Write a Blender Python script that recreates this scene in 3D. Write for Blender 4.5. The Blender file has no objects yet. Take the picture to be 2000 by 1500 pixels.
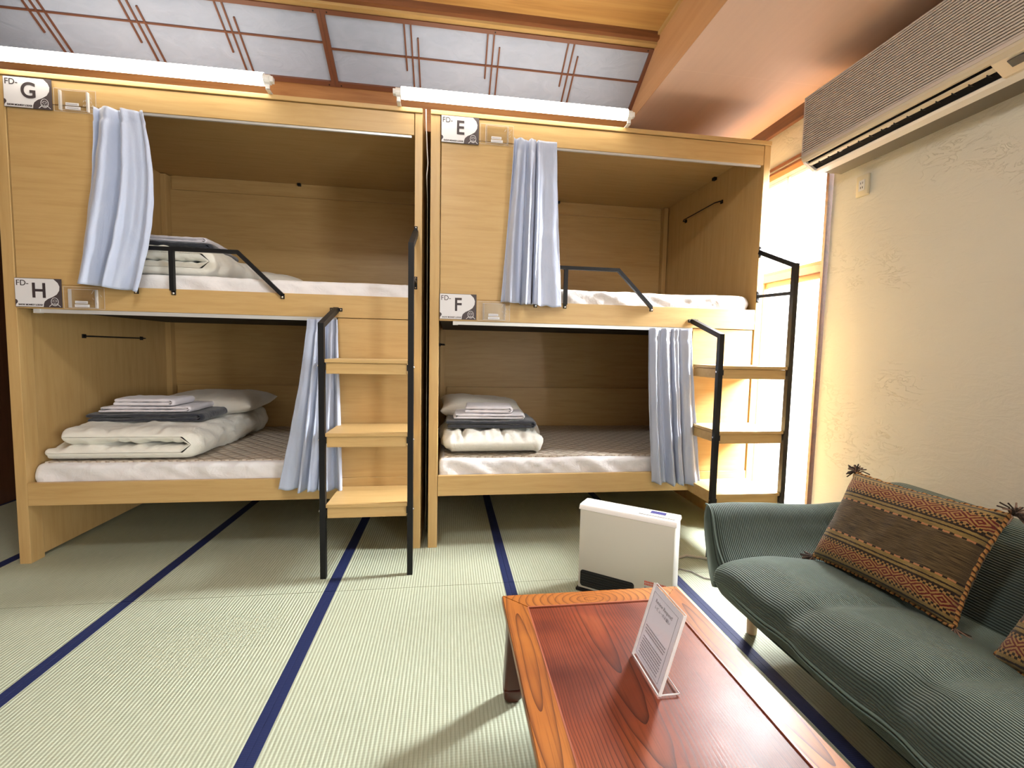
import bpy, bmesh, math, random
from math import sin, cos, pi, sqrt, radians
from mathutils import Vector, Matrix, noise
random.seed(7)
S = bpy.context.scene
COL = S.collection

# ------------------------------------------------------------------ node helpers
class X:
    """socket expression with operators"""
    def __init__(s, nt, v): s.nt, s.v = nt, v
    def _op(s, op, *a):
        n = s.nt.nodes.new('ShaderNodeMath'); n.operation = op
        for i, q in enumerate((s,) + a):
            q = q.v if isinstance(q, X) else q
            if isinstance(q, (int, float)): n.inputs[i].default_value = q
            else: s.nt.links.new(q, n.inputs[i])
        return X(s.nt, n.outputs[0])
    def __add__(s, o): return s._op('ADD', o)
    def __sub__(s, o): return s._op('SUBTRACT', o)
    def __mul__(s, o): return s._op('MULTIPLY', o)
    def __truediv__(s, o): return s._op('DIVIDE', o)
    def frac(s): return s._op('FRACT')
    def abs(s): return s._op('ABSOLUTE')
    def sin(s): return s._op('SINE')
    def gt(s, o): return s._op('GREATER_THAN', o)
    def lt(s, o): return s._op('LESS_THAN', o)
    def max(s, o): return s._op('MAXIMUM', o)
    def min(s, o): return s._op('MINIMUM', o)
    def pow(s, o): return s._op('POWER', o)
    def clamp(s): return s.max(0.0).min(1.0)

class Mat:
    def __init__(m, name, col=(.8, .8, .8), rough=.5, spec=.5, **kw):
        m.m = bpy.data.materials.new(name); m.m.use_nodes = True
        m.nt = m.m.node_tree; m.b = m.nt.nodes['Principled BSDF']
        m.b.inputs['Base Color'].default_value = (*col, 1)
        m.b.inputs['Roughness'].default_value = rough
        m.b.inputs['Specular IOR Level'].default_value = spec
        for k, v in kw.items(): m.b.inputs[k.replace('_', ' ')].default_value = v
    def new(m, t, **kw):
        n = m.nt.nodes.new(t)
        for k, v in kw.items(): setattr(n, k, v)
        return n
    def link(m, a, b):
        m.nt.links.new(a.v if isinstance(a, X) else a, b)
    def coord(m, kind='Object', scale=(1, 1, 1), rot=(0, 0, 0), loc=(0, 0, 0)):
        tc = m.new('ShaderNodeTexCoord'); mp = m.new('ShaderNodeMapping')
        mp.inputs['Scale'].default_value = scale; mp.inputs['Rotation'].default_value = rot
        mp.inputs['Location'].default_value = loc
        m.link(tc.outputs[kind], mp.inputs['Vector']); return mp.outputs[0]
    def noise(m, vec, scale=5, detail=3, rough=.5, dist=0):
        n = m.new('ShaderNodeTexNoise'); n.inputs['Scale'].default_value = scale
        n.inputs['Detail'].default_value = detail; n.inputs['Roughness'].default_value = rough
        n.inputs['Distortion'].default_value = dist
        m.link(vec, n.inputs['Vector']); return X(m.nt, n.outputs['Fac'])
    def sep(m, vec):
        n = m.new('ShaderNodeSeparateXYZ'); m.link(vec, n.inputs[0])
        return [X(m.nt, o) for o in n.outputs]
    def ramp(m, fac, stops, interp='LINEAR'):
        n = m.new('ShaderNodeValToRGB'); n.color_ramp.interpolation = interp
        e = n.color_ramp.elements
        while len(e) < len(stops): e.new(.5)
        for q, (p, c) in zip(e, stops): q.position = p; q.color = (*c, 1)
        m.link(fac, n.inputs[0]); return n.outputs[0]
    def mix(m, fac, a, b, blend='MIX'):
        n = m.new('ShaderNodeMix', data_type='RGBA', blend_type=blend)
        for s, q in ((n.inputs[0], fac), (n.inputs[6], a), (n.inputs[7], b)):
            if isinstance(q, (int, float)): s.default_value = q
            elif isinstance(q, tuple): s.default_value = (*q, 1)
            else: m.link(q, s)
        return n.outputs[2]
    def base(m, c): m.link(c, m.b.inputs['Base Color'])
    def bump(m, h, strength=.3, dist=.01):
        n = m.new('ShaderNodeBump'); n.inputs['Strength'].default_value = strength
        n.inputs['Distance'].default_value = dist
        m.link(h, n.inputs['Height']); m.link(n.outputs[0], m.b.inputs['Normal'])

def wood(name, c1, c2, c3, axis='X', rough=.45, fine=1.0, bump=.08):
    m = Mat(name, c1, rough)
    s = {'X': (1.6, 22, 22), 'Y': (22, 1.6, 22), 'Z': (22, 22, 1.6)}[axis]
    s = tuple(q * fine for q in s)
    v = m.coord('Object', s)
    n1 = m.noise(v, 1.0, 4, .6, .6)
    s2 = tuple(q * 7 if q > 5 else q * 4 for q in s)
    n2 = m.noise(m.coord('Object', s2), 1.0, 2, .6)
    c = m.ramp(n1, [(.25, c3), (.48, c1), (.75, c2)])
    c = m.mix((n2 - .52).max(0.0) * 1.6, c, c3)
    m.base(c); m.bump(n2, bump, .002)
    return m.m

def plain(name, col, rough=.5, **kw):
    sp = kw.pop('Specular IOR Level', .5)
    return Mat(name, col, rough, sp, **kw).m

M = {}
OAK1, OAK2, OAK3 = (.545, .355, .142), (.585, .395, .168), (.485, .305, .112)
M['oak_x'] = wood('oak_board_long_grain', OAK1, OAK2, OAK3, 'X', .42, 1.7)
M['oak_z'] = wood('oak_board_upright_grain', OAK1, OAK2, OAK3, 'Z', .42, 1.5)
M['oak_y'] = wood('oak_board_deep_grain', OAK1, OAK2, OAK3, 'Y', .42)
M['black_metal'] = plain('black_powder_coat', (.008, .008, .009), .5, **{'Specular IOR Level': .25})
M['steel'] = plain('bright_screw_steel', (.75, .74, .72), .25, Metallic=1.0)
M['track'] = plain('pale_track_metal', (.62, .62, .6), .35, Metallic=.3)
M['dark_slat'] = plain('dark_slat_base', (.015, .014, .014), .7)
M['white_plastic'] = plain('white_plastic', (.82, .80, .76), .35)
M['cream_plastic'] = plain('cream_plastic', (.66, .59, .42), .4)
M['brown_trim'] = wood('dark_brown_trim', (.085, .03, .014), (.13, .05, .022), (.05, .018, .01), 'Y', .45)
M['brown_trim_x'] = wood('brown_trim_across', (.20, .075, .03), (.27, .105, .042), (.12, .045, .02), 'X', .45)
M['lattice'] = plain('lattice_wood', (.17, .062, .032), .5)

def cloth(name, col, wr=.45, scale=9, rough=.85, sheen=.3, weave=0):
    m = Mat(name, col, rough, .2, Sheen_Weight=sheen)
    v = m.coord('Object')
    n = m.noise(v, scale, 4, .55, .8)
    h = n
    if weave:
        h = n + m.noise(v, weave, 1, .5) * .25
    m.bump(h, wr, .02)
    return m.m
M['sheet'] = cloth('white_cotton_sheet', (.78, .76, .76), .3, 14)
M['duvet'] = cloth('ivory_duvet_cover', (.80, .78, .70), .3, 16)
M['pillow'] = cloth('ivory_pillow_cover', (.76, .72, .64), .3, 14)
M['linen'] = cloth('white_folded_linen', (.80, .76, .80), .25, 18)
M['blanket'] = cloth('charcoal_fleece', (.035, .038, .05), .4, 22, .95, .35, 300)

# quilted pad: diamond quilting in the bump
m = Mat('beige_quilted_pad', (.62, .53, .42), .85, .2)
x, y, z = m.sep(m.coord('Object', (1, 1, 1)))
a = (((x + y) * 11.0).frac() - .5).abs(); b = (((x - y) * 11.0).frac() - .5).abs()
q = a.min(b)
m.base(m.ramp(q, [(0.0, (.42, .33, .25)), (.09, (.60, .52, .42)), (1, (.66, .58, .48))]))
m.bump((q * 4.0).min(1.0), .8, .012); M['quilt'] = m.m

# satin curtain
m = Mat('blue_grey_satin', (.36, .42, .55), .42, .45, Sheen_Weight=.25, Anisotropic=.3)
n = m.noise(m.coord('Object', (8, 8, 3)), 1.6, 3, .55, .6)
m.base(m.mix(n, (.40, .46, .62), (.52, .57, .70)))
m.bump(n + m.noise(m.coord('Object', (300, 300, 300)), 1, 0) * .05, .35, .02); M['curtain'] = m.m

# tatami
m = Mat('tatami_rush_weave', (.42, .42, .30), .6, .35)
x, y, z = m.sep(m.coord('Object'))
rib = (x * (2 * pi / .0135)).sin() * .5 + .5
wv = (y * (2 * pi / .009)).sin() * .5 + .5
n = m.noise(m.coord('Object', (260, 14, 1)), 1.0, 3, .6)
n2 = m.noise(m.coord('Object', (1.1, 1.1, 1)), 1.0, 2)
c = m.ramp(n, [(.3, (.36, .395, .285)), (.7, (.455, .49, .375))])
c = m.mix((n2 - .35).clamp() * .5, c, (.50, .485, .33))
c = m.mix(rib.pow(3.0) * .42, c, (.19, .19, .125))
m.base(c); m.bump(rib * -.8 + wv * .2, .5, .003); M['tatami'] = m.m
m = Mat('navy_cloth_border', (.008, .014, .062), .7, .3)
x, y, z = m.sep(m.coord('Object'))
w = ((y * 2 * 500.0).sin() * .5 + .5)
m.base(m.mix(w * .5, (.006, .011, .05), (.018, .03, .12))); m.bump(w, .3, .001); M['border'] = m.m

# plaster wall, peach ceiling
m = Mat('cream_trowelled_plaster', (.66, .55, .385), .8, .3)
v = m.coord('Object', (1, 2.2, 5))
n = m.noise(v, 3.2, 5, .6, 1.5); n2 = m.noise(m.coord('Object'), 60, 3, .6)
t = (n - .5).abs(); crack = (X(m.nt, t.v) * -60.0 + 1.0).clamp()
msk = (m.noise(m.coord('Object'), 2.1, 2) - .52).clamp() * 6.0
cc = crack * msk.min(1.0)
m.base(m.mix(cc * .4, m.mix(m.noise(m.coord('Object'), 1.3, 3), (.64, .61, .52), (.70, .67, .575)), (.40, .33, .22)))
m.bump(cc * -.6 + n * .35 + n2 * .05, .6, .02); M['plaster'] = m.m
m = Mat('peach_ceiling_board', (.60, .315, .185), .6, .35)
n = m.noise(m.coord('Object', (40, 3, 1)), 1, 3); x, y, z = m.sep(m.coord('Object'))
seam = ((y * (1 / .9) + .72).frac() - .5).abs().lt(.0022)
m.base(m.mix(seam * .5, m.mix(n, (.70, .48, .375), (.76, .53, .415)), (.82, .60, .47))); M['peach'] = m.m
M['ceil_wood'] = wood('golden_ceiling_wood', (.50, .27, .085), (.60, .35, .12), (.36, .175, .05), 'X', .4, .6)
M['lip_wood'] = wood('golden_brown_lip_board', (.34, .15, .05), (.42, .20, .07), (.24, .09, .03), 'X', .4)
M['side_wood'] = wood('pale_recess_board', (.58, .32, .15), (.64, .37, .18), (.52, .28, .125), 'Y', .5, .5)
M['brown_wall'] = wood('reddish_brown_wall_board', (.13, .055, .028), (.16, .07, .035), (.10, .042, .02), 'Z', .5)
M['window_wood'] = wood('window_frame_wood', (.36, .17, .075), (.44, .22, .1), (.25, .11, .045), 'Y', .5)
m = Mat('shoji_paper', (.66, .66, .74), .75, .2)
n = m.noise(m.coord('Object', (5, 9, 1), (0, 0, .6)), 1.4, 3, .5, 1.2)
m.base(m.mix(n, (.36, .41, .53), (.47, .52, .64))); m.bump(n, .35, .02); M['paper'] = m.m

def emis(name, col, st):
    m = Mat(name, (0.8, 0.8, 0.8), .5)
    m.b.inputs['Emission Color'].default_value = (*col, 1); m.b.inputs['Emission Strength'].default_value = st
    return m.m
M['tube'] = emis('glowing_tube_bloom', (1, .93, .80), 13)
M['lamp'] = emis('ceiling_lamp_glow', (.95, .98, 1), 60)

def clear(name, tint=(1, 1, 1), gl=.12, rough=.03):
    m = bpy.data.materials.new(name); m.use_nodes = True; nt = m.node_tree; nt.nodes.clear()
    o = nt.nodes.new('ShaderNodeOutputMaterial'); mx = nt.nodes.new('ShaderNodeMixShader')
    t = nt.nodes.new('ShaderNodeBsdfTransparent'); g = nt.nodes.new('ShaderNodeBsdfGlossy')
    t.inputs[0].default_value = (*tint, 1); g.inputs['Roughness'].default_value = rough
    mx.inputs[0].default_value = gl
    nt.links.new(t.outputs[0], mx.inputs[1]); nt.links.new(g.outputs[0], mx.inputs[2]); nt.links.new(mx.outputs[0], o.inputs[0])
    return m
M['glass'] = clear('window_glass', (.97, .98, .98), .05)
M['acrylic'] = clear('clear_acrylic', (.97, .97, .97), .06)
M['acrylic_edge'] = plain('acrylic_bright_edge', (.85, .82, .8), .2, Alpha=.75)
M['print_dark'] = plain('dark_print', (.045, .032, .035), .6)
M['card_white'] = plain('white_card', (.74, .73, .74), .5)
M['card_dark'] = plain('dark_card', (.06, .045, .048), .55)
M['red_print'] = plain('red_print', (.62, .10, .06), .6)
M['grey_print'] = plain('grey_print', (.30, .29, .32), .6)

# red lacquered table wood
def tablewood(name, cx, cy, stretch, sc, dist, c, pw=1.0):
    m = Mat(name, c[1], .3, .3)
    x, y, z = m.sep(m.coord('Object'))
    wob = m.noise(m.coord('Object', (3.0, 2.2, 1)), 1, 2, .5) - .5
    wf = m.noise(m.coord('Object', (20, 6, 1)), 1, 2, .5) - .5
    dx = (x - cx + wob * dist); dy = (y - cy) * stretch
    r = (dx * dx + dy * dy).pow(.5)
    ph = (r + wf * .006).max(.0005).pow(pw) * sc
    ring = ph.frac()
    line = ring.pow(5.0)
    st = m.noise(m.coord('Object', (190, 5, 1)), 1, 2, .6)
    blotch = m.noise(m.coord('Object', (2.2, 2.6, 1)), 1, 3, .55, .4)
    pores = (st - .5).clamp() * 3.0
    cA = m.ramp(blotch, [(.32, c[0]), (.5, c[1]), (.68, c[2])])
    cA = m.mix(line * .95, cA, c[3])
    cA = m.mix(pores.min(1.0) * .55, cA, c[3])
    m.base(cA); m.bump(line * -.6 + pores * -.4, .10, .0015)
    rr = m.noise(m.coord('Object', (6, 6, 1)), 1, 4, .6)
    m.link(rr * .2 + .27, m.b.inputs['Roughness'])
    return m.m
TC = [(.085, .015, .007), (.20, .042, .016), (.30, .08, .028), (.030, .006, .004)]
FC = [(.23, .07, .015), (.34, .115, .022), (.42, .155, .032), (.065, .015, .006)]
M['table_panel'] = tablewood('red_brown_table_grain', .27, 1.12, .115, 290, .06, TC, 1.7)
M['table_frame'] = tablewood('orange_table_frame_grain', .035, .9, .09, 55, .03, FC)
M['table_frame_x'] = tablewood('orange_table_rail_grain', .3, 1.165, 2.0, 40, .03, FC)
M['table_dark'] = plain('dark_red_table_leg', (.085, .022, .012), .3)

# corduroy
m = Mat('green_corduroy', (.1, .14, .12), .75, .25, Sheen_Weight=.5, Sheen_Roughness=.45)
m.b.inputs['Sheen Tint'].default_value = (.60, .72, .64, 1)
uv = m.coord('UV'); u, v, w = m.sep(uv)
rib = (u * (2 * pi / .0085)).sin() * .5 + .5
n = m.noise(m.coord('Object'), 9, 4, .6)
c = m.mix(rib, (.008, .014, .011), (.072, .106, .088))
c = m.mix((n - .45).clamp() * 1.1, c, (.03, .045, .04))
m.base(c); m.bump(rib, .9, .004); M['cord'] = m.m
M['piping'] = plain('green_piping', (.12, .17, .15), .7)
M['pale_wood'] = wood('pale_beech_leg', (.72, .50, .30), (.78, .57, .36), (.64, .43, .25), 'Z', .5)

# kilim cushion cover
m = Mat('kilim_weave', (.3, .2, .1), .92, .15, Sheen_Weight=.2)
uv = m.coord('UV'); u, v, w = m.sep(uv)
jit = (m.noise(m.coord('UV', (60, 60, 1)), 1, 2) - .5) * .012
v = v + jit
thr = m.noise(m.coord('UV', (9, 160, 1)), 1, 2, .6)
s = (v - .5).abs() * 2.0                     # 0 centre .. 1 edge, same bands above and below
thc = ((thr - .5) * 3.2 + .45).clamp()
tan = m.mix(thc, (.20, .135, .04), (.40, .28, .09))
dark = m.mix(thc, (.030, .019, .010), (.19, .135, .06))
blk = (.016, .010, .008)
col = dark
def band(lo, hi, c):
    global col
    col = m.mix(s.gt(lo) * s.lt(hi), col, c)
band(.36, .50, tan); band(.43, .455, blk)
dash = ((u * 16.0).frac()).lt(.62)
band(.335, .365, m.mix(dash, blk, (.55, .24, .10)))
band(.50, .535, blk)
dots = ((u * 34.0).frac()).lt(.5)
band(.535, .565, m.mix(dots, (.40, .22, .07), blk)); band(.565, .60, m.mix(dots, blk, (.42, .25, .08)))
du = ((u * 9.0).frac() - .5).abs() * 2.0
dv = ((s - .70) * (1 / .10)).abs()
man = du + dv
rings = ((man * 1.75 + .15).frac()).lt(.5)
band(.60, .80, m.mix(rings, (.15, .016, .014), (.42, .245, .08)))
band(.80, .835, m.mix(dots, blk, (.46, .27, .08))); band(.835, .87, m.mix(dots, (.44, .25, .08), blk))
band(.87, .92, tan); band(.92, .95, blk); band(.95, 1.2, tan)
fib = m.noise(m.coord('UV', (220, 220, 1)), 1, 2, .7)
m.base(m.mix(fib * .35, col, (.05, .03, .015)))
m.bump(fib + thr * .6, .7, .004); M['kilim'] = m.m
m = Mat('orange_brown_braid', (.4, .18, .06), .9, .15)
u, v, w = m.sep(m.coord('UV'))
st = ((u * 60.0 + v * 1.0).frac())
m.base(m.ramp(st, [(0, (.42, .24, .08)), (.34, (.38, .17, .06)), (.67, (.055, .03, .018))], 'CONSTANT')); M['braid'] = m.m
M['tassel'] = plain('brown_tassel_yarn', (.22, .14, .10), .95)
M['tassel_dark'] = plain('dark_tassel_yarn', (.04, .025, .018), .95)

# ------------------------------------------------------------------ mesh helpers
class MB:
    def __init__(s): s.bm = bmesh.new(); s.uv = s.bm.loops.layers.uv.new('UVMap'); s.mi = 0
    def face(s, vs):
        try: f = s.bm.faces.new(vs)
        except ValueError: return None
        f.material_index = s.mi; return f
    def box(s, x0, x1, y0, y1, z0, z1, bev=0):
        bm2 = bmesh.new(); bmesh.ops.create_cube(bm2, size=1)
        for v in bm2.verts:
            v.co = Vector(((x0 + x1) / 2 + v.co.x * (x1 - x0), (y0 + y1) / 2 + v.co.y * (y1 - y0), (z0 + z1) / 2 + v.co.z * (z1 - z0)))
        if bev > 0: bmesh.ops.bevel(bm2, geom=bm2.edges[:], offset=bev, segments=2, affect='EDGES', profile=.5)
        s.merge(bm2); return s
    def merge(s, bm2, mtx=None):
        mp = {}
        for v in bm2.verts: mp[v] = s.bm.verts.new(mtx @ v.co if mtx else v.co)
        for f in bm2.faces: s.face([mp[v] for v in f.verts])
        bm2.free()
    def prism(s, pts, axis, a, b):
        """pts: 2D outline; axis: extrusion axis"""
        def P(p, t):
            return {'X': (t, p[0], p[1]), 'Y': (p[0], t, p[1]), 'Z': (p[0], p[1], t)}[axis]
        A = [s.bm.verts.new(P(p, a)) for p in pts]; B = [s.bm.verts.new(P(p, b)) for p in pts]
        s.face(A[::-1]); s.face(B)
        n = len(pts)
        for i in range(n): s.face([A[i], A[(i + 1) % n], B[(i + 1) % n], B[i]])
        return s
    def bar(s, path, w, h=None, up=(0, 0, 1)):
        """square bar along a polyline with mitred joints"""
        h = h or w; P = [Vector(p) for p in path]; rings = []
        for i, p in enumerate(P):
            d0 = (P[i] - P[i - 1]).normalized() if i > 0 else (P[1] - P[0]).normalized()
            d1 = (P[i + 1] - P[i]).normalized() if i < len(P) - 1 else d0
            t = (d0 + d1).normalized()
            u0 = Vector(up); 
            if abs(d0.dot(u0)) > .98: u0 = Vector((0, 1, 0))
            side = d0.cross(u0).normalized()
            upv = side.cross(d0).normalized()
            r = []
            for a, b in ((-1, -1), (1, -1), (1, 1), (-1, 1)):
                off = side * a * w / 2 + upv * b * h / 2
                k = off.dot(t) / max(d0.dot(t), .2)
                r.append(s.bm.verts.new(p + off - d0 * k))
            rings.append(r)
        s.face(rings[0][::-1]); s.face(rings[-1])
        for A, B in zip(rings, rings[1:]):
            for i in range(4): s.face([A[i], A[(i + 1) % 4], B[(i + 1) % 4], B[i]])
        return s
    def tube(s, path, r, n=10, closed=False, taper=None, ulen=False):
        P = [Vector(p) for p in path]; rings = []; prev = None; L = len(P); acc = 0; us = []
        for i, p in enumerate(P):
            if closed: d = (P[(i + 1) % L] - P[i - 1]).normalized()
            else: d = (P[min(i + 1, L - 1)] - P[max(i - 1, 0)]).normalized()
            if prev is None:
                a = Vector((0, 0, 1)) if abs(d.z) < .9 else Vector((1, 0, 0))
                prev = d.cross(a).normalized()
            prev = (prev - d * prev.dot(d)).normalized(); q = d.cross(prev)
            rr = r * (taper(i / (L - 1)) if taper else 1)
            rings.append([s.bm.verts.new(p + (prev * cos(2 * pi * k / n) + q * sin(2 * pi * k / n)) * rr) for k in range(n)])
            if i: acc += (P[i] - P[i - 1]).length
            us.append(acc)
        pairs = list(zip(rings, rings[1:])); 
        if closed: pairs.append((rings[-1], rings[0]))
        for j, (A, B) in enumerate(pairs):
            for i in range(n):
                f = s.face([A[i], A[(i + 1) % n], B[(i + 1) % n], B[i]])
                if f:
                    ua, ub = us[j], us[j + 1] if j + 1 < len(us) else us[j] + .01
                    for l, (a_, b_) in zip(f.loops, ((ua, i), (ua, i + 1), (ub, i + 1), (ub, i))): l[s.uv].uv = (a_, b_ / n)
        if not closed: s.face(rings[0][::-1]); s.face(rings[-1])
        return s
    def grid(s, fn, nu, nv, uvfn=None, wrapu=False, flip=False):
        V = [[s.bm.verts.new(fn(i / nu, j / nv)) for i in range(nu + (0 if wrapu else 1))] for j in range(nv + 1)]
        for j in range(nv):
            for i in range(nu):
                i2 = (i + 1) % len(V[j])
                vs = [V[j][i], V[j][i2], V[j + 1][i2], V[j + 1][i]]
                if flip: vs = vs[::-1]
                f = s.face(vs)
                if f:
                    cs = [(i, j), (i + 1, j), (i + 1, j + 1), (i, j + 1)]
                    if flip: cs = cs[::-1]
                    for l, (a, b) in zip(f.loops, cs):
                        l[s.uv].uv = uvfn(a / nu, b / nv) if uvfn else (a / nu, b / nv)
        return V
    def build(s, name, mats, parent=None, smooth=False, loc=None, merge=0, mods=None, auto=None):
        if merge: bmesh.ops.remove_doubles(s.bm, verts=s.bm.verts[:], dist=merge)
        bmesh.ops.recalc_face_normals(s.bm, faces=s.bm.faces[:])
        me = bpy.data.meshes.new(name)
        s.bm.to_mesh(me); s.bm.free()
        o = bpy.data.objects.new(name, me); COL.objects.link(o)
        for q in (mats if isinstance(mats, (list, tuple)) else [mats]): me.materials.append(q)
        if smooth: me.polygons.foreach_set('use_smooth', [True] * len(me.polygons))
        if auto:
            me.polygons.foreach_set('use_smooth', [True] * len(me.polygons))
            me.set_sharp_from_angle(angle=radians(auto))
        if parent: o.parent = parent
        if loc: o.location = loc
        return o

def tag(o, label=None, cat=None, group=None, kind=None):
    if label: o['label'] = label
    if cat: o['category'] = cat
    if group: o['group'] = group
    if kind: o['kind'] = kind
    return o
def thing(name, label, cat, loc=(0, 0, 0), rz=0, group=None):
    o = bpy.data.objects.new(name, None); COL.objects.link(o); o.location = loc; o.rotation_euler = (0, 0, rz)
    o.empty_display_size = .05
    return tag(o, label, cat, group)
def kids(o): return [c for c in bpy.data.objects if c.parent == o]
def dup(o, parent=None):
    c = o.copy(); COL.objects.link(c)
    if parent: c.parent = parent
    for k in kids(o): dup(k, c)
    return c
def box(name, x0, x1, y0, y1, z0, z1, mat, parent=None, bev=0, **kw):
    return MB().box(x0, x1, y0, y1, z0, z1, bev).build(name, mat, parent, **kw)
def nz(p, s=1.0, seed=0): return noise.noise(Vector(p) * s + Vector((seed * 7.3, seed * 3.1, seed)))
def struct(o): o['kind'] = 'structure'; return o

def text(s, size, name, mat, parent, loc, rot=(pi / 2, 0, 0), xs=1, align='LEFT', ext=.0006, bold=0):
    c = bpy.data.curves.new(name, 'FONT'); c.body = s; c.size = size; c.extrude = ext; c.align_x = align
    c.offset = bold
    o = bpy.data.objects.new(name, c); COL.objects.link(o)
    o.location = loc; o.rotation_euler = rot; o.scale = (xs, 1, 1); o.parent = parent
    c.materials.append(mat)
    bpy.context.view_layer.update()
    me = bpy.data.meshes.new_from_object(o.evaluated_get(bpy.context.evaluated_depsgraph_get()))
    q = bpy.data.objects.new(name + '_', me); COL.objects.link(q); q.matrix_basis = o.matrix_basis.copy(); q.parent = parent
    bpy.data.objects.remove(o); bpy.data.curves.remove(c); q.name = name; me.name = name
    return q

# ------------------------------------------------------------------ room constants (metres)
L0, R0 = -2.2585, -.1129
XW = 2.2; ZC = 2.77; ZT = 3.085; YB = 1.42; YF = -5.2; XL = -3.22; XS = 1.215; YS0, YS1 = .41, .045
YJ = -.235

# floor with mats
fl = struct(box('floor', XL - .1, XW + .06, YF - .1, YB + .1, -.08, -.02, plain('sub_floor', (.2, .14, .08), .7)))
xs_b = [-3.22, -2.35, -1.459, -.564, .319, 1.213, 2.09]
ys_b = [-3.99, -2.22, -.45, 1.40]
for i in range(6):
    for j in range(3):
        a, b, c, d = xs_b[i] + .0008, xs_b[i + 1] - .0008, ys_b[j] + .001, ys_b[j + 1] - .001
        mt = MB().box(a, b, c, d, -.02, 0, .0015).build('tatami_mat', M['tatami'], fl)
        for e in ((a - .0004, a + .027), (b - .027, b + .0004)):
            MB().box(e[0], e[1], c, d, -.0195, .0012, .0006).build('border_tape', M['border'], mt)
MB().box(2.09, XW + .02, YF, YB, -.02, .002).build('floor_edge_board', M['window_wood'], fl)

# ------------------------------------------------------------------ walls, ceiling
struct(box('wall_left', XL - .1, XL, YF, YB + .1, 0, ZC + .4, M['brown_wall']))
struct(box('wall_back', XL, XW, YB, YB + .1, 0, ZC, M['brown_wall']))
struct(box('wall_front', XL, XW, YF - .1, YF, 0, ZC + .4, M['plaster']))
# right wall with two openings: window_1 (y YJ..1.35) and fill_window_2 added out of view behind the viewpoint as fill
W2 = (-4.7, -3.3)
wr = MB()
wr.box(XW, XW + .12, W2[1], YJ - .03, 0, 2.76)
wr.box(XW, XW + .12, YF, W2[0], 0, 2.76)
wr.box(XW, XW + .12, W2[0], W2[1], 0, .45); wr.box(XW, XW + .12, W2[0], W2[1], 2.1, 2.76)
wr.box(XW, XW + .12, YJ - .03, YB, 2.47, 2.76)
wr.box(XW, XW + .12, 1.36, YB, 0, 2.47)
struct(wr.build('wall_right', M['plaster']))
# ceiling: low peach board ring round a raised recess
c = MB()
c.box(XS, XW + .1, YF, YB, ZC, ZC + .03); c.box(XL, XS, YS0 + .021, YB, ZC, ZC + .03); c.box(XL, XS, YF, -4.2, ZC, ZC + .03)
cl = struct(c.build('ceiling', M['peach']))
MB().box(XL, XS + .02, -4.2, YS1, ZT, ZT + .03).build('recess_ceiling', M['ceil_wood'], cl)
pm = MB(); pm.prism([(YS0 + .012, ZC + .0005), (YS0 + .012, 2.835), (YS1, 3.04), (YS1, ZT), (-4.2, ZT), (-4.2, ZC + .0005)], 'X', XS - .003, XS + .02)
pm.build('recess_side_board', M['side_wood'], cl)
MB().box(XL, XS, YS0, YS0 + .02, 2.60, 2.835).build('recess_lip_board', M['lip_wood'], cl)
MB().box(XL, XS - .004, YS0 + .021, YB, ZC - .004, ZC - .0005).build('low_ceiling_board', M['ceil_wood'], cl)
MB().box(XL, XS - .003, -.02, YS1, 3.045, ZT).build('recess_beam', M['brown_trim_x'], cl)
MB().box(XL, XS - .003, YS1 - .035, YS1 + .004, 3.030, 3.045).build('recess_bead', M['oak_x'], cl)
MB().box(XS - .016, XS - .003, -4.2, -.02, ZT - .02, ZT).build('recess_bead', M['oak_y'], cl)
# ceiling cornice along the right wall
struct(box('trim_1', XW - .03, XW, YF, YB, 2.695, ZC, M['brown_trim']))
# shoji panels set in the sloping side of the recess
A = Vector((0, YS0, 2.827)); B = Vector((0, YS1 + .003, 3.032)); D = (B - A); SLn = D.length; D.normalize()
ang = math.atan2(D.z, D.y)
def shoji(x0, x1, bars, rail, label):
    t = thing('shoji_panel', label, 'shoji panel', (x0, A.y, A.z), 0, 'paper screens in the sloping ceiling recess')
    t.rotation_euler = (ang, 0, 0)      # local y runs up the slope, local z is its normal (down into the room is -z... )
    W = x1 - x0
    MB().box(.004, W - .004, .004, SLn - .004, -.010, -.004).build('paper', M['paper'], t)
    f = MB()
    f.box(0, .020, 0, SLn, -.014, .012); f.box(W - .020, W, 0, SLn, -.014, .012)
    f.box(.02, W - .02, 0, .028, -.014, .012); f.box(.02, W - .02, SLn - .022, SLn, -.014, .012)
    f.build('frame', M['lattice'], t)
    for xx, t0, t1 in bars:
        MB().box(xx - x0 - .004, xx - x0 + .004, max(.028, t0 * SLn), min(SLn - .022, t1 * SLn), -.004, .006).build('lattice_bar', M['lattice'], t)
    MB().box(.02, W - .02, rail * SLn - .004, rail * SLn + .004, -.0035, .007).build('lattice_rail', M['lattice'], t)
    for xx in (.035, W / 2, W - .035):
        for yy in (.010, SLn - .010):
            MB().tube([(xx, yy, .0115), (xx, yy, .014)], .004, 8).build('screw', M['black_metal'], t)
    return t
def trio(x, hi=1.0): return [(x - .037, .33, hi), (x, 0, 1), (x + .037, 0, .78)]
shoji(-2.62, -.7175, trio(-2.192) + trio(-1.706) + trio(-1.223), .59, 'lattice paper ceiling screen above bunk G, the left of the two')
shoji(-.716, XS - .006, trio(-.232) + trio(.243) + trio(.722), .52, 'lattice paper ceiling screen above bunk E, ending at the peach ceiling')

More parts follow.
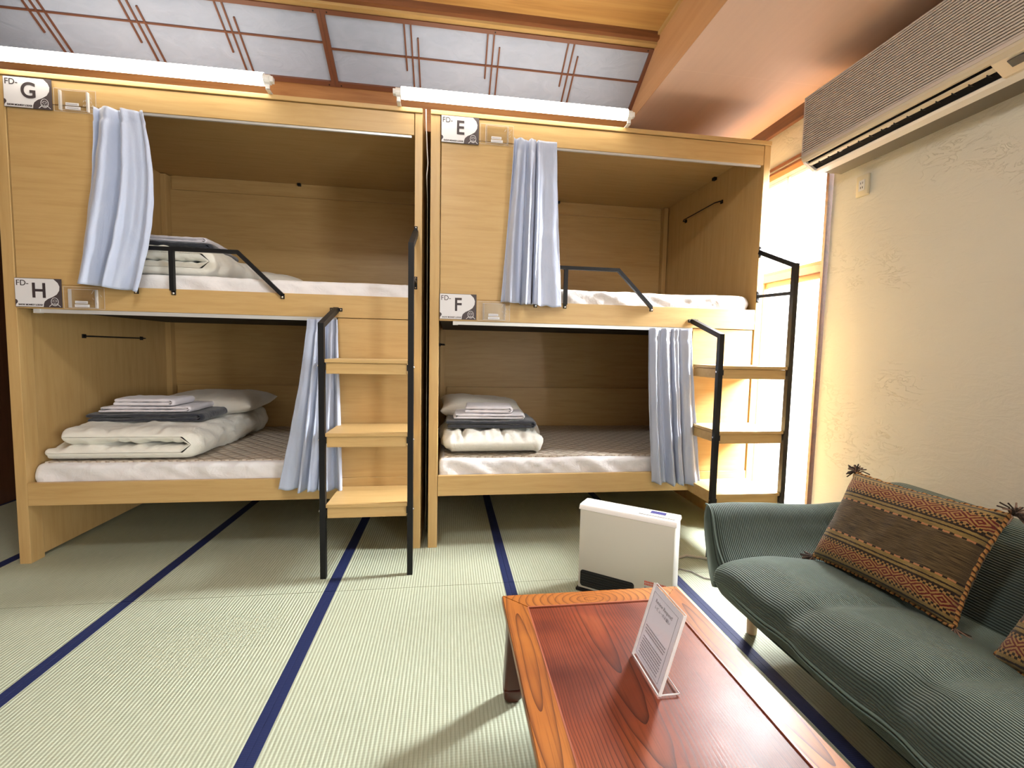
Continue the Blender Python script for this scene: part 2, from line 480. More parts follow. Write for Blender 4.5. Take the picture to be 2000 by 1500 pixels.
# ------------------------------------------------------------------ window 1 (right wall beside the bunk)
w1 = struct(MB().box(XW - .02, XW + .06, YJ - .018, YJ, 0, 2.30).build('window_1', M['brown_trim']))
MB().box(XW - .015, XW + .07, YJ, 1.36, 2.39, 2.425).build('window_frame', M['window_wood'], w1)
MB().box(XW - .02, XW + .07, YJ - .03, 1.36, 2.425, 2.438).build('window_frame', M['brown_trim'], w1)
MB().box(XW - .012, XW + .07, YJ - .03, 1.36, 2.438, 2.452).build('window_frame', M['track'], w1)
MB().box(XW - .022, XW + .07, YJ - .03, 1.36, 2.452, 2.47).build('window_frame', M['brown_trim'], w1)
MB().box(XW - .018, XW + .06, YJ, 1.36, 1.700, 1.744).build('window_frame', M['brown_trim'], w1)
MB().box(XW - .012, XW + .06, YJ, 1.36, 1.744, 1.765).build('window_frame', M['window_wood'], w1)
MB().box(XW + .0, XW + .05, YJ, 1.36, .002, .05).build('window_sill', M['window_wood'], w1)
MB().box(XW + .005, XW + .04, .28, .31, .05, 1.712).build('window_frame', M['window_wood'], w1)
MB().box(XW + .02, XW + .045, YJ, 1.36, 1.67, 1.70).build('window_frame', M['window_wood'], w1)
MB().box(XW + .03, XW + .036, YJ, 1.36, .05, 1.712).build('window_pane', M['glass'], w1)
MB().box(XW + .03, XW + .036, YJ, 1.36, 1.765, 2.39).build('window_pane', M['glass'], w1)
MB().box(XW + .04, XW + .05, .145, .165, 1.765, 2.39).build('window_frame', M['track'], w1)
w2 = MB()
for a, b, c_, d in ((W2[0], W2[1], .45, .50), (W2[0], W2[1], 2.05, 2.1), (W2[0], W2[0] + .05, .5, 2.05), (W2[1] - .05, W2[1], .5, 2.05), (-4.02, -3.98, .5, 2.05)):
    w2.box(XW, XW + .08, a, b, c_, d)
w2 = struct(w2.build('fill_window_2', M['window_wood']))
MB().box(XW + .03, XW + .036, W2[0], W2[1], .5, 2.05).build('window_pane', M['glass'], w2)

# ------------------------------------------------------------------ bunk bed (local: x 0..2.1, y 0..1.34, front at y 0)
BW = 2.1; t_ = .0416
def make_bunk():
    b = thing('bunk_bed', 'light oak bunk carrying signs G and H, at the left of the room', 'bunk bed', (L0, 0, 0), 0, 'oak capsule bunks')
    def bx(n, x0, x1, y0, y1, z0, z1, m, par=b, bev=.0015): return box(n, x0, x1, y0, y1, z0, z1, M[m], par, bev)
    # side panels: a post board on the floor in front, the wide panel just clear of the floor
    for k in (0, 1):
        mb = MB()
        xa, xb = (0, t_ + .012) if k == 0 else (BW - t_, BW)
        mb.box(xa, xb, 0, .085, 0, 2.505, .002)
        xa2, xb2 = (0, t_) if k == 0 else (BW - t_ + .006, BW)
        mb.box(xa2, xb2, .085, 1.34, .018 if k == 0 else .004, 2.505, .001)
        mb.build('side_panel', M['oak_z'], b)
    tp = MB(); tp.box(0, BW, -.008, 1.34, 2.506, 2.53, .002); tp.build('top_panel', M['oak_x'], b)
    bx('top_fascia', .06, BW - t_ - .004, .0, .02, 2.386, 2.502, 'oak_x')
    bx('back_panel', t_, BW - t_, 1.31, 1.33, .02, 2.505, 'oak_x')
    bx('back_rail', .10, BW - .10, 1.295, 1.309, 2.40, 2.505, 'oak_x')
    bx('back_rail', .10, BW - .10, 1.285, 1.309, .40, .87, 'oak_x')
    for xx in (t_ + .001, BW - t_ - .041):
        bx('corner_post', xx, xx + .04, 1.25, 1.308, .018, 2.50, 'oak_z')
    bx('front_board', .06, .48, .002, .020, 1.486, 2.384, 'oak_x')
    bx('stair_board', 1.636, BW - t_ - .012, .002, .020, .440, 1.356, 'oak_x')
    bx('upper_rail', .056, BW - t_ - .006, -.004, .024, 1.359, 1.484, 'oak_x')
    bx('lower_rail', .056, BW - t_ - .006, -.002, .024, .317, .439, 'oak_x')
    bx('lower_deck', .06, BW - .06, .025, 1.28, .350, .372, 'oak_x', bev=0)
    mb = MB()
    mb.box(.06, BW - .06, .028, .07, 1.360, 1.405); mb.box(.06, BW - .06, 1.22, 1.26, 1.372, 1.405)
    for i in range(13): mb.box(.10 + i * .15, .16 + i * .15, .03, 1.26, 1.366, 1.385)
    mb.box(.06, BW - .06, .03, 1.28, 1.405, 1.412); mb.box(.06, BW - .06, .03, 1.27, 1.3625, 1.366)
    mb.build('slat_base', M['dark_slat'], b)
    # curtain tracks
    for z0, xa, xb in ((1.338, .135, 1.63), (2.3655, .49, BW - .06)):
        if z0 > 2: box('curtain_track', xa, xb, .006, .018, 2.374, 2.3855, M['track'], b); continue
        mb = MB(); mb.box(xa, xb, -.004, .014, z0 + .006, z0 + .020); mb.box(xa, xb, -.006, .0, z0, z0 + .006); mb.box(xa, xa + .03, -.008, .016, z0 - .002, z0 + .019)
        mb.build('curtain_track', M['track'], b)
    # wire hanging rails on the side panels
    def hook(x, sx, ya, yb, z):
        h = MB(); h.tube([(x, ya, z), (x + sx * .025, ya - .008, z), (x + sx * .04, ya + .03, z), (x + sx * .04, yb - .03, z), (x + sx * .025, yb + .008, z), (x, yb, z)], .004, 8)
        for q in (ya, yb): h.box(min(x, x + sx * .008), max(x, x + sx * .008), q - .012, q + .012, z - .012, z + .012)
        return h.build('hanging_rail', M['black_metal'], b)
    hook(t_, 1, .44, .965, 1.228); hook(BW - t_ + .006, -1, .44, .94, 2.30)
    # guard rail
    g = MB(); y = -.016
    g.bar([(.62, y, 1.472), (.62, y, 1.692), (1.125, y, 1.692), (1.345, y, 1.476)], .020, .020, (0, 1, 0))
    g.bar([(.80, y, 1.474), (.80, y, 1.684)], .022, .020, (0, 1, 0))
    for xx in (.62, .80, 1.348): g.box(xx - .010, xx + .010, -.011, -.006, 1.452, 1.480)
    g = g.build('guard_rail', M['black_metal'], b)
    for xx in (.62, .80, 1.348):
        bpy_s = MB(); q = bmesh.new(); bmesh.ops.create_uvsphere(q, u_segments=12, v_segments=8, radius=.007); bpy_s.merge(q, Matrix.Translation((xx, -.012, 1.461)))
        bpy_s.build('bolt', M['steel'], g, smooth=True)
    # ladder
    l = MB(); y = -.31; w = .028
    l.bar([(1.63, y, 0), (1.63, y, 1.300), (1.63, -.004, 1.402)], w, w, (0, 1, 0))
    l.bar([(2.066, y, 0), (2.066, y, 1.713), (2.066, -.004, 1.85)], w, w, (0, 1, 0))
    l.bar([(2.066, y + .014, 1.556), (2.066, -.004, 1.570)], .018, .018)
    l = l.build('ladder', M['black_metal'], b)
    def plate(x, z, horiz):
        p = MB(); a, c = (.034, .010) if horiz else (.010, .036)
        p.box(x - a, x + a, -.006 if not horiz else -.010, -.0005 if not horiz else -.0045, z - c, z + c, .0025)
        p.mi = 1
        for s_ in (-1, 1):
            q = bmesh.new(); bmesh.ops.create_uvsphere(q, u_segments=8, v_segments=6, radius=.0045)
            p.merge(q, Matrix.Translation((x + (s_ * a * .75 if horiz else 0), -.008 if not horiz else -.011, z + (0 if horiz else s_ * c * .75))))
        p.build('mounting_plate', [M['black_metal'], M['steel']], l)
    plate(1.63, 1.402, True); plate(2.066, 1.85, False); plate(2.066, 1.568, False)
    for zt, zb in ((1.132, 1.058), (.757, .684), (.389, .315)):
        p = MB(); p.box(1.645, 2.052, -.318, -.006, zt - .018, zt, .0015); p.box(1.650, 2.047, -.310, -.006, zb, zt - .0195, .0015)
        tr = p.build('tread', M['oak_x'], l)
        for xx in (1.6145, 2.0815): MB().tube([(xx - .0035, y, zt - .035), (xx + .0035, y, zt - .035)], .006, 8).build('tread_bolt', M['steel'], l)
        for xa, xb in ((1.6443, 1.6498), (2.0472, 2.0517)): MB().box(xa, xb, -.324, -.296, zb + .02, zb + .05).build('tread_bracket', M['black_metal'], l)
    # foot stretcher clips under the roof
    box('corner_clip', 1.038, 1.062, 1.27, 1.295, 2.485, 2.505, M['black_metal'], b)
    box('corner_clip', BW - t_ - .018, BW - t_ + .004, .52, .55, 2.485, 2.505, M['black_metal'], b)
    return b
bunk1 = make_bunk()
bunk2 = dup(bunk1); bunk2.location = (R0, 0, 0)
bunk2['label'] = 'light oak bunk carrying signs E and F, beside the bright window'
# a small sticker on the window-side bunk's top tread edge
# ------------------------------------------------------------------ bunk signs and leaflet holders
def blob_points(w, h):
    P = [(0, 0), (.60, 0), (.605, .10), (.63, .20), (.70, .29), (.80, .36), (.90, .46), (.955, .60), (.965, .74), (.93, .87), (.86, .97), (.84, 1.0), (0, 1.0), (0, .26), (.03, .235), (.05, .19), (.045, .14), (.01, .08)]
    return [(p[0] * w, p[1] * h) for p in P]
def sign(letter, bx, z0, label, x0=.058):
    w, h = .212, .147
    t = thing('bunk_sign', label, 'sign', (bx + x0, -.0095, z0), 0, 'lettered bunk signs')
    MB().box(0, w, 0, .003, 0, h, .0004).build('card', M['card_dark'], t)
    mb = MB(); mb.prism(blob_points(w - .003, h - .004), 'Y', -.0006, .0002)
    o = mb.build('white_field', M['card_white'], t); o.location = (.0015, 0, .002)
    text('FD-', .040, 'room_code', M['print_dark'], t, (.006, -.0012, h - .038), xs=.95)
    text(letter, .106, 'bunk_letter', M['print_dark'], t, (.074 if letter in 'HG' else .082, -.0014, .050), xs=.92, bold=.0018)
    text('SNOW MONKEY LODGE', .0115, 'lodge_name', M['print_dark'], t, (.014, -.0012, .008), xs=.86, bold=.0003)
    e = MB()       # emblem: bathing monkey face in white outline
    cx, cz = w * .845, h * .175
    def ring(rx, rz, th, dz=0, a0=0, a1=2 * pi, dx=0):
        n = 22; pts = [(cx + dx + rx * cos(a0 + (a1 - a0) * i / n), cz + dz + rz * sin(a0 + (a1 - a0) * i / n)) for i in range(n + 1)]
        for p, q in zip(pts, pts[1:]): e.bar([(p[0], -.0008, p[1]), (q[0], -.0008, q[1])], th, .0006, (0, 1, 0))
    ring(.0165, .0205, .0022, .004); ring(.0105, .0125, .0016, 0, -pi * .95, -.05 * pi); ring(.0105, .012, .0016, .002, .1 * pi, .9 * pi)
    for s_ in (-1, 1):
        e.bar([(cx + s_ * .014, -.0008, cz - .010), (cx + s_ * .026, -.0008, cz - .021)], .0026, .0006, (0, 1, 0))
        e.box(cx + s_ * .0045 - .003, cx + s_ * .0045 + .003, -.0012, -.0004, cz + .0035, cz + .0055)
    e.box(cx - .0035, cx + .0035, -.0012, -.0004, cz - .005, cz - .003); e.box(cx - .004, cx + .004, -.0012, -.0004, cz - .010, cz - .0085)
    e.build('emblem', M['card_white'], t)
    return t
sign('G', L0, 2.352, 'lettered card FD-G, under the left tube light')
sign('H', L0, 1.366, 'lettered card FD-H, below the card lettered G')
sign('E', R0, 2.358, 'lettered card FD-E, top left corner of the window-side bunk')
sign('F', R0, 1.368, 'lettered card FD-F, below the card lettered E')
def holder(bx, z0, label, x0=.278):
    w, h = .190, .112
    t = thing('leaflet_holder', label, 'leaflet holder', (bx + x0, -.0095, z0), 0, 'clear leaflet holders beside the bunk signs')
    MB().box(0, w, .001, .004, 0, h).build('back_plate', M['acrylic'], t)
    MB().box(.030, w - .030, -.012, -.010, .004, h - .012).build('pocket', M['acrylic'], t)
    e = MB()
    for x in (.030, .036, w - .036, w - .030): e.box(x - .0007, x + .0007, -.012, .001, .004, h - .012)
    e.box(.03, w - .03, -.0125, -.0115, h - .0135, h - .012); e.box(.03, w - .03, -.0125, -.0115, .004, .0055); e.box(0, w, -.0002, .0005, 0, .0012); e.box(0, w, -.0002, .0005, h - .0012, h)
    e.box(0, .0012, -.0002, .0005, 0, h); e.box(w - .0012, w, -.0002, .0005, 0, h)
    rnd = random.Random(int(z0 * 100))
    for _ in range(9):
        x = w - .055 + rnd.random() * .045; z = .02 + rnd.random() * .075; e.bar([(x, -.0126, z), (x + .006, -.0126, z + .010 * rnd.choice((-1, 1)))], .0013, .0006, (0, 1, 0))
    e.build('bright_edge', M['acrylic_edge'], t)
    MB().box(.062, .120, -.0142, -.0125, .026, .040).build('paper_slip', M['card_white'], t); MB().box(.060, .128, -.0142, -.0125, .008, .022).build('paper_slip', M['card_white'], t)
    p = MB(); p.box(.066, .116, -.0147, -.0143, .031, .0335); p.box(.066, .120, -.0147, -.0143, .0135, .0155); p.build('print', M['grey_print'], t)
holder(L0, 2.350, 'clear leaflet holder beside the card lettered G')
holder(L0, 1.364, 'clear leaflet holder beside the card lettered H')
holder(R0, 2.366, 'clear leaflet holder beside the card lettered E')
holder(R0, 1.366, 'clear leaflet holder beside the card lettered F')

# ------------------------------------------------------------------ tube lights on the bunk tops
def tube_light(xa, xb, label):
    y, z = -.045, 2.582
    t = thing('tube_light', label, 'tube light', (xa, y, z), 0, 'tube lights over the bunks')
    L = xb - xa
    MB().tube([(0.045, 0, 0), (L - .045, 0, 0)], .031, 20).build('tube', M['tube'], t, smooth=False, auto=40)  # drawn thicker than a bare tube, so the bloom is in its shape
    for s_ in (0, 1):
        e = MB(); a = 0 if s_ == 0 else L; d = 1 if s_ == 0 else -1
        e.tube([(a + d * .015, 0, 0), (a + d * .050, 0, 0)], .024, 14); e.tube([(a + d * .055, 0, 0), (a + d * .044, 0, 0)], .030, 14)
        e.box(min(a, a + d * .018), max(a, a + d * .018), -.014, .014, -.014, .014, .002)
        e.box(min(a + d * .02, a + d * .04), max(a + d * .02, a + d * .04), -.004, .070, -.0515, -.047); e.box(min(a + d * .02, a + d * .04), max(a + d * .02, a + d * .04), -.004, .004, -.05, -.02)
        e.build('socket', M['white_plastic'], t)
tube_light(-2.27, -.925, 'glowing tube light above the card lettered G')
tube_light(-.315, 1.062, 'glowing tube light above the card lettered E')
# cable between the bunks
MB().tube([(-.14, -.002, 2.53), (-.139, .02, 2.45), (-.134, .03, 2.33), (-.129, .03, 2.25), (-.135, .03, 2.18), (-.138, .2, 2.1), (-.138, .25, 1.0), (-.138, .25, .003), (-.138, .35, .003)], .0028, 8).build('cable', M['white_plastic'], smooth=True)
tag([o for o in bpy.data.objects if o.name == 'cable'][0], 'thin white cable hanging in the gap between the two bunks', 'cable')

# ------------------------------------------------------------------ soft goods
def mattress(bx, z0, z1, label, quilt, seed, y0=.032):
    x0, x1, y1 = bx + .062, bx + 2.032, 1.245
    t = thing('mattress', label, 'mattress', (bx, 0, z0), 0, 'white mattresses in the bunks')
    W, Dp, H = x1 - x0, y1 - y0, z1 - z0
    mb = MB(); bm2 = bmesh.new(); bmesh.ops.create_cube(bm2, size=1)
    for v in bm2.verts: v.co = Vector((v.co.x * W, v.co.y * Dp, v.co.z * H))
    bmesh.ops.bevel(bm2, geom=bm2.edges[:], offset=.028, segments=3, affect='EDGES', profile=.6)
    bmesh.ops.subdivide_edges(bm2, edges=[e for e in bm2.edges if abs(e.verts[0].co.x - e.verts[1].co.x) > .5], cuts=150, use_grid_fill=True)
    bmesh.ops.subdivide_edges(bm2, edges=[e for e in bm2.edges if e.calc_length() > .06], cuts=5, use_grid_fill=True)
    for v in bm2.verts:
        p = v.co
        k = 1 if p.y < -Dp / 2 + .05 else .3
        # slanting tuck wrinkles in the front face, gentle waves on top
        wv = noise.noise(Vector((p.x * 9 + p.z * 16 + seed, p.z * 5, seed))) * .016 + noise.noise(Vector((p.x * 26 - p.z * 30, p.z * 8, seed))) * .011
        p.y += wv * k if p.y < 0 else 0
        if p.z > 0: p.z += noise.noise(Vector((p.x * 3.1 + seed, p.y * 3, seed))) * .007 + noise.noise(Vector((p.x * 9, p.y * 9, seed))) * .003
    mb.merge(bm2, Matrix.Translation((x0 + W / 2 - bx, y0 + Dp / 2, H / 2)))
    mb.build('sheet', M['sheet'], t, smooth=True)
    if quilt:
        q = MB(); q.grid(lambda u, v: (x0 - bx + .03 + u * (W - .06), y0 + .035 + v * (Dp - .07), H + .008 + noise.noise(Vector((u * 6, v * 4, seed))) * .003), 60, 40)
        q.grid(lambda u, v: (x0 - bx + .03 + u * (W - .06), y0 + .035 + .002 * sin(u * 300), H - .012 + v * .020), 60, 1)
        q.build('quilted_pad', M['quilt'], t, smooth=True)
    return t
mattress(L0, .374, .530, 'lower mattress with quilted pad in the bunk lettered H', True, 1)
mattress(R0, .374, .530, 'lower mattress with quilted pad in the bunk lettered F', True, 5)
mattress(L0, 1.414, 1.565, 'upper white mattress in the bunk lettered G', False, 9)
mattress(R0, 1.414, 1.572, 'upper white mattress in the bunk lettered E', False, 13)

def folded(name, label, cat, loc, L, Dp, h, n, mat, seed=0, rz=0, group=None, tuft=.0, pinch=.12, wr=.015, stag=.03, ny=90, endp=9.0, ruch=0, slope=None):
    """a cloth slab folded n times: n layers joined by round folds at the right"""
    H = n * h
    out = []    # (x, z, mx, mz) outline + medial point
    seg = 9
    if n == 1:
        for i in range(seg + 1):
            a = -pi / 2 + pi * i / seg; out.append((L - h / 2 + h / 2 * cos(a), h / 2 + h / 2 * sin(a)))
        k = max(8, int(L / .012))
        for i in range(1, k): out.append((L - h / 2 - (L - h) * i / k, h))
        for i in range(seg + 1):
            a = pi / 2 + pi * i / seg; out.append((h / 2 + h / 2 * cos(a), h / 2 + h / 2 * sin(a)))
        for i in range(1, k): out.append((h / 2 + (L - h) * i / k, 0))
        med = [(min(max(x, h / 2), L - h / 2), h / 2) for x, z in out]
    else:
        # two layers folded at the right
        k = max(10, int(L / .014)); R = H / 2
        for i in range(2 * seg + 1):
            a = -pi / 2 + pi * i / (2 * seg); out.append((L - R + R * cos(a), R + R * sin(a)))
        for i in range(1, k): out.append((L - R - (L - R - h / 2 - stag) * i / k, H))
        for i in range(seg + 1):
            a = pi / 2 + pi * i / seg; out.append((h / 2 + stag + h / 2 * cos(a), H - h / 2 + h / 2 * sin(a)))
        for i in range(1, k): out.append((h / 2 + stag + (L - R * 1.0 - h / 2 - stag) * i / k, H - h * .98))
        out.append((L - R * .96, h))
        for i in range(1, k): out.append((L - R * 1.0 - (L - R - h / 2) * i / k, h * .98))
        for i in range(seg + 1):
            a = pi / 2 + pi * i / seg; out.append((h / 2 + h / 2 * cos(a), h / 2 + h / 2 * sin(a)))
        for i in range(1, k): out.append((h / 2 + (L - R - h / 2) * i / k, 0))
        med = []
        for x, z in out:
            if x > L - R:
                a = math.atan2(z - R, x - (L - R)); sa = sin(a); med.append((L - R + R * .5 * (1 - abs(sa)), R + R * .5 * sa))
            elif z > h: med.append((max(x, stag + h / 2), H - h / 2))
            else: med.append((max(x, h / 2), h / 2))
    N = len(out)
    t = MB(); rings = []
    for j in range(ny + 1):
        s_ = -cos(pi * j / ny); k = (max(0, 1 - abs(s_) ** (endp * 2))) ** .5
        k = max(k, .02)
        ring = []
        for (x, z), (mx, mz) in zip(out, med):
            y = Dp * (s_ + 1) / 2
            bulge = 1
            zz = mz + (z - mz) * k; xx = mx + (x - mx) * k
            p = Vector((xx, y, zz))
            n1 = noise.noise(Vector((xx * 5 + seed, y * 5, zz * 5))) * wr * 1.4
            n2 = noise.noise(Vector((xx * 15 + seed, y * 13, zz * 16 + 3))) * wr * .8
            # radiating pinch pleats near the ends
            e_ = max(0, 1 - min(y, Dp - y) / .12)
            n3 = sin(xx * 95 + 4 * noise.noise(Vector((xx * 6, seed, 0)))) * wr * .30 * e_
            rid = 1 - abs(noise.noise(Vector((xx * 9 + seed, y * 7 + zz * 6, 1)))) * 4
            n4 = -max(0, rid) * wr * .35
            dz = n1 + n2 + n3 + n4
            if ruch:
                q_ = xx * 70 + 5 * noise.noise(Vector((xx * 7, zz * 9, seed + 4)))
                dz += ruch * (sin(q_) * (.35 + .65 * abs(noise.noise(Vector((xx * 4, zz * 5, seed)))))) * max(0, 1 - y / .35)
                for xs_ in (.145, .395): dz -= .020 * math.exp(-((xx - xs_) / .010) ** 2)
            dz *= k; d = Vector((x - mx, 0, z - mz)); d = d.normalized() if d.length > 1e-5 else Vector((0, 0, 1))
            p += d * dz * (1 if z > .004 else .0)
            if slope: p.z += slope(p.x, p.y)
            p.z = max(p.z, 0 if not slope else p.z)
            ring.append(t.bm.verts.new(p))
        rings.append(ring)
    for A_, B_ in zip(rings, rings[1:]):
        for i in range(N): t.face([A_[i], A_[(i + 1) % N], B_[(i + 1) % N], B_[i]])
    if n == 1: t.face(rings[0][::-1]); t.face(rings[-1])
    o = t.build(name, mat, None, smooth=True); o.location = loc; o.rotation_euler = (0, 0, rz)
    return tag(o, label, cat, group)

def pillow(name, label, cat, loc, W, Dp, H, mat, rot=(0, 0, 0), seed=0, group=None, n=56, wr=.006, uvm=False):
    mb = MB()
    def f(sgn):
        def g(u, v):
            a, b = 2 * u - 1, 2 * v - 1
            ea = (max(0, 1 - a ** 4)) ** .5; eb = (max(0, 1 - b ** 4)) ** .5
            pin = 1 - .07 * (1 - abs(b) ** 2) * abs(a) ** 3; pinb = 1 - .07 * (1 - abs(a) ** 2) * abs(b) ** 3
            x = a * W / 2 * pin; y = b * Dp / 2 * pinb
            hh = H / 2 * (ea * eb) ** .9
            wrk = noise.noise(Vector((x * 9 + seed, y * 9, sgn))) * wr + noise.noise(Vector((x * 24 + seed, y * 22, sgn))) * wr * .5
            edge = (1 - ea * eb); wrk += sin(math.atan2(b, a) * 40) * wr * .35 * edge * (ea * eb) ** .5
            return (x, y, sgn * (hh + wrk * (ea * eb) ** .5 ))
        return g
    mb.grid(f(1), n, n); mb.grid(f(-1), n, n, flip=True)
    o = mb.build(name, mat, None, smooth=True, merge=.0004)
    o.location = loc; o.rotation_euler = rot
    return tag(o, label, cat, group) if label else o

ZB = .541   # top of the quilted pads
ZU = 1.574
# lower left bunk (H)
folded('folded_duvet', 'thick ivory duvet folded in two on the mattress below sign H', 'duvet', (L0 + .072, .055, ZB), .80, 1.06, .088, 2, M['duvet'], 1, 0, 'folded ivory duvets', stag=.075, slope=lambda x, y: .0)
def stack(bx, x, y, z, tags, k=1.0, rz=.06, big=.50, dz=0):
    o1 = folded('folded_blanket', tags[0], 'blanket', (bx + x, y, z), .62 * k, .42, .026, 2, M['blanket'], 3 + bx, rz, 'charcoal blankets folded on the duvets', wr=.004, stag=-.01, ny=30)
    o2 = folded('folded_sheet', tags[1], 'sheet', (bx + x + .04, y + .03, z + .055), .50 * k, .34, .018, 2, M['linen'], 5 + bx, rz, 'white linen on the blankets', wr=.004, stag=.01, ny=26)
    o3 = folded('folded_sheet', tags[2], 'sheet', (bx + x + .11, y + .05, z + .094), .34 * k, .24, .022, 2, M['linen'], 8 + bx, rz - .05, 'white linen on the blankets', wr=.004, stag=.005, ny=26)
stack(L0, .155, .27, ZB + .178, ('charcoal blanket folded on the duvet below sign H', 'wide white sheet folded on the charcoal blanket below sign H', 'small white sheet folded on top of the stack below sign H'), rz=.05)
pillow('pillow', 'plump ivory pillow at the back of the folded duvet below sign H', 'pillow', (L0 + .60, .85, ZB + .245), .66, .44, .14, M['pillow'], (.06, 0, -.05), 2, 'ivory pillows')
# lower right bunk (F): duvet folded tight to the left end
folded('folded_duvet', 'rumpled ivory duvet rolled up below sign F', 'duvet', (R0 + .060, .062, ZB), .675, .86, .150, 1, M['duvet'], 4, 0, 'folded ivory duvets', wr=.020, endp=2.6, ruch=.008)
stack(R0, .105, .17, ZB + .152, ('grey fleece blanket folded on the duvet below sign F', 'wide white sheet folded on the grey blanket below sign F', 'small white sheet folded on top of the stack below sign F'), .93, rz=-.03)
pillow('pillow', 'ivory pillow behind the folded sheets below sign F', 'pillow', (R0 + .355, .62, ZB + .235), .60, .40, .14, M['pillow'], (.12, .07, .02), 6, 'ivory pillows')
# upper left bunk (G)
folded('folded_duvet', 'ivory duvet folded behind the guard rail below sign G', 'duvet', (L0 + .28, .075, ZU), .70, .62, .078, 2, M['duvet'], 7, 0, 'folded ivory duvets', stag=.05)
folded('folded_blanket', 'dark folded blanket on the upper bunk duvet below sign G', 'blanket', (L0 + .36, .22, ZU + .158), .52, .40, .026, 2, M['blanket'], 9, .04, 'charcoal blankets folded on the duvets', wr=.004, stag=-.01, ny=30)
folded('folded_sheet', 'white sheet folded on the dark blanket below sign G', 'sheet', (L0 + .38, .25, ZU + .213), .46, .34, .018, 2, M['linen'], 12, .04, 'white linen on the blankets', wr=.004, ny=26)
pillow('pillow', 'ivory pillow slumped behind the duvet on the upper left bunk', 'pillow', (L0 + .98, .93, ZU + .080), .48, .40, .13, M['pillow'], (.02, .10, .1), 9, 'ivory pillows')

# ------------------------------------------------------------------ curtains
def curtain(label, top, bot, z1, z0, n, amp, seed, y=-.034, sag=0, open_at=None, skew=0, mid=None, flat=None):
    """top/bot: (x0, x1) of the gathered width at the heading and at the hem"""
    mb = MB(); NU, NV = 150, 70
    rnd = random.Random(seed); ph = [rnd.uniform(-.6, .6) for _ in range(6)]
    def f(u, v):
        t = v            # 0 top .. 1 bottom
        e = t ** 1.25
        x0 = top[0] + (bot[0] - top[0]) * e; x1 = top[1] + (bot[1] - top[1]) * e
        if mid: 
            k = sin(pi * t); x0 += mid[0] * k; x1 += mid[1] * k
        uu = u + .025 * sin(2 * pi * u * 2 + ph[0]) + .03 * t * sin(2 * pi * u * 1.3 + ph[1] + 2 * t)
        w = sin(2 * pi * n * uu + ph[2] + .9 * sin(2.2 * t + ph[3]))
        w = w * (1 - .25 * w * w) + .28 * sin(2 * pi * n * 2.3 * uu + ph[5] + 1.5 * t)
        a = amp * (.55 + .65 * t) * (1 + .35 * sin(5 * u + ph[4]))
        if t < .08: a *= .75
        if flat:
            q_ = (u - flat[0]) / .10 if flat[1] > 0 else (flat[0] - u) / .10
            q_ = min(max(q_, 0), 1); q_ = q_ * q_ * (3 - 2 * q_); a *= 1 - .88 * q_
        yy = y + w * a - .012 * t
        x = x0 + (x1 - x0) * (u + .020 * cos(2 * pi * n * uu + ph[2]))
        z = z1 + (z0 - z1) * t + skew * u * t + .004 * sin(2 * pi * n * u) * (1 if t > .9 else 0)
        # soft horizontal creases
        yy += noise.noise(Vector((x * 9 + seed, z * 11, seed))) * .006 + noise.noise(Vector((x * 20, z * 4, seed))) * .004
        if .055 < t < .075: yy += .003
        return (x, min(yy, -.006 if z > 2.3 else -.012), z)
    mb.grid(f, NU, NV)
    o = mb.build('curtain', M['curtain'], None, smooth=True)
    md = o.modifiers.new('thickness', 'SOLIDIFY'); md.thickness = .0016; md.offset = -1
    return tag(o, label, 'curtain', 'blue grey satin curtains on the bunks')
curtain('satin curtain gathered beside the card lettered G', (-1.775, -1.545), (-1.905, -1.585), 2.366, 1.492, 2.7, .042, 3, y=-.052, skew=-.035, mid=(.0, .06))
curtain('narrow satin curtain gathered beside the card lettered E', (.350, .600), (.290, .645), 2.392, 1.472, 4.2, .034, 8, y=-.052, skew=-.02, flat=(.58, 1))
curtain('satin curtain gathered behind the left ladder', (-.775, -.612), (-.935, -.585), 1.345, .395, 4.8, .032, 12, y=-.050, skew=-.01, flat=(.30, -1))
curtain('satin curtain hanging behind the ladder nearest the window', (1.205, 1.498), (1.270, 1.600), 1.348, .385, 4.4, .026, 21, y=-.045, skew=-.02)

# ------------------------------------------------------------------ gas fan heater
ha = math.atan2(-.28, .365)
ht = thing('fan_heater', 'white fan heater standing on the mats behind the red table', 'heater', (.651, -.552, 0), ha)
W, Hh, Dp = .462, .438, .135
MB().box(.004, W - .004, .004, Dp, .012, Hh - .02, .008).build('body', M['white_plastic'], ht, auto=35)
tm = MB(); tm.prism([(-.003, Hh - .022), (.001, Hh - .010), (.010, Hh - .002), (.02, Hh), (Dp - .02, Hh), (Dp + .002, Hh - .02), (Dp + .002, Hh - .022)], 'X', 0, W)
tm.build('top_cover', M['white_plastic'], ht, auto=30)
fp = MB(); fp.box(.006, W - .006, -.004, .010, .018, Hh - .0225, .004); fp.build('front_panel', plain('warm_grey_panel', (.63, .61, .53), .4), ht, auto=35)
gr = MB(); gx0, gx1, gz0, gz1 = .018, .285, .030, .112
pts = []
for (cx, cz, a0) in ((gx1 - .014, gz0 + .014, -90), (gx1 - .014, gz1 - .014, 0), (gx0 + .014, gz1 - .014, 90), (gx0 + .014, gz0 + .014, 180)):
    for i in range(6): a = radians(a0 + 18 * i); pts.append((cx + .014 * cos(a), cz + .014 * sin(a)))
gr.prism(pts, 'Y', -.0058, -.003)
g = gr.build('outlet_grille', plain('black_grille', (.006, .006, .006), .5), ht)
lvm = plain('louvre_black', (.022, .022, .022), .35)
for i in range(6): MB().box(gx0 + .006, gx1 - .008, -.010, -.0056, gz0 + .010 + i * .0125, gz0 + .0135 + i * .0125).build('louvre', lvm, g)
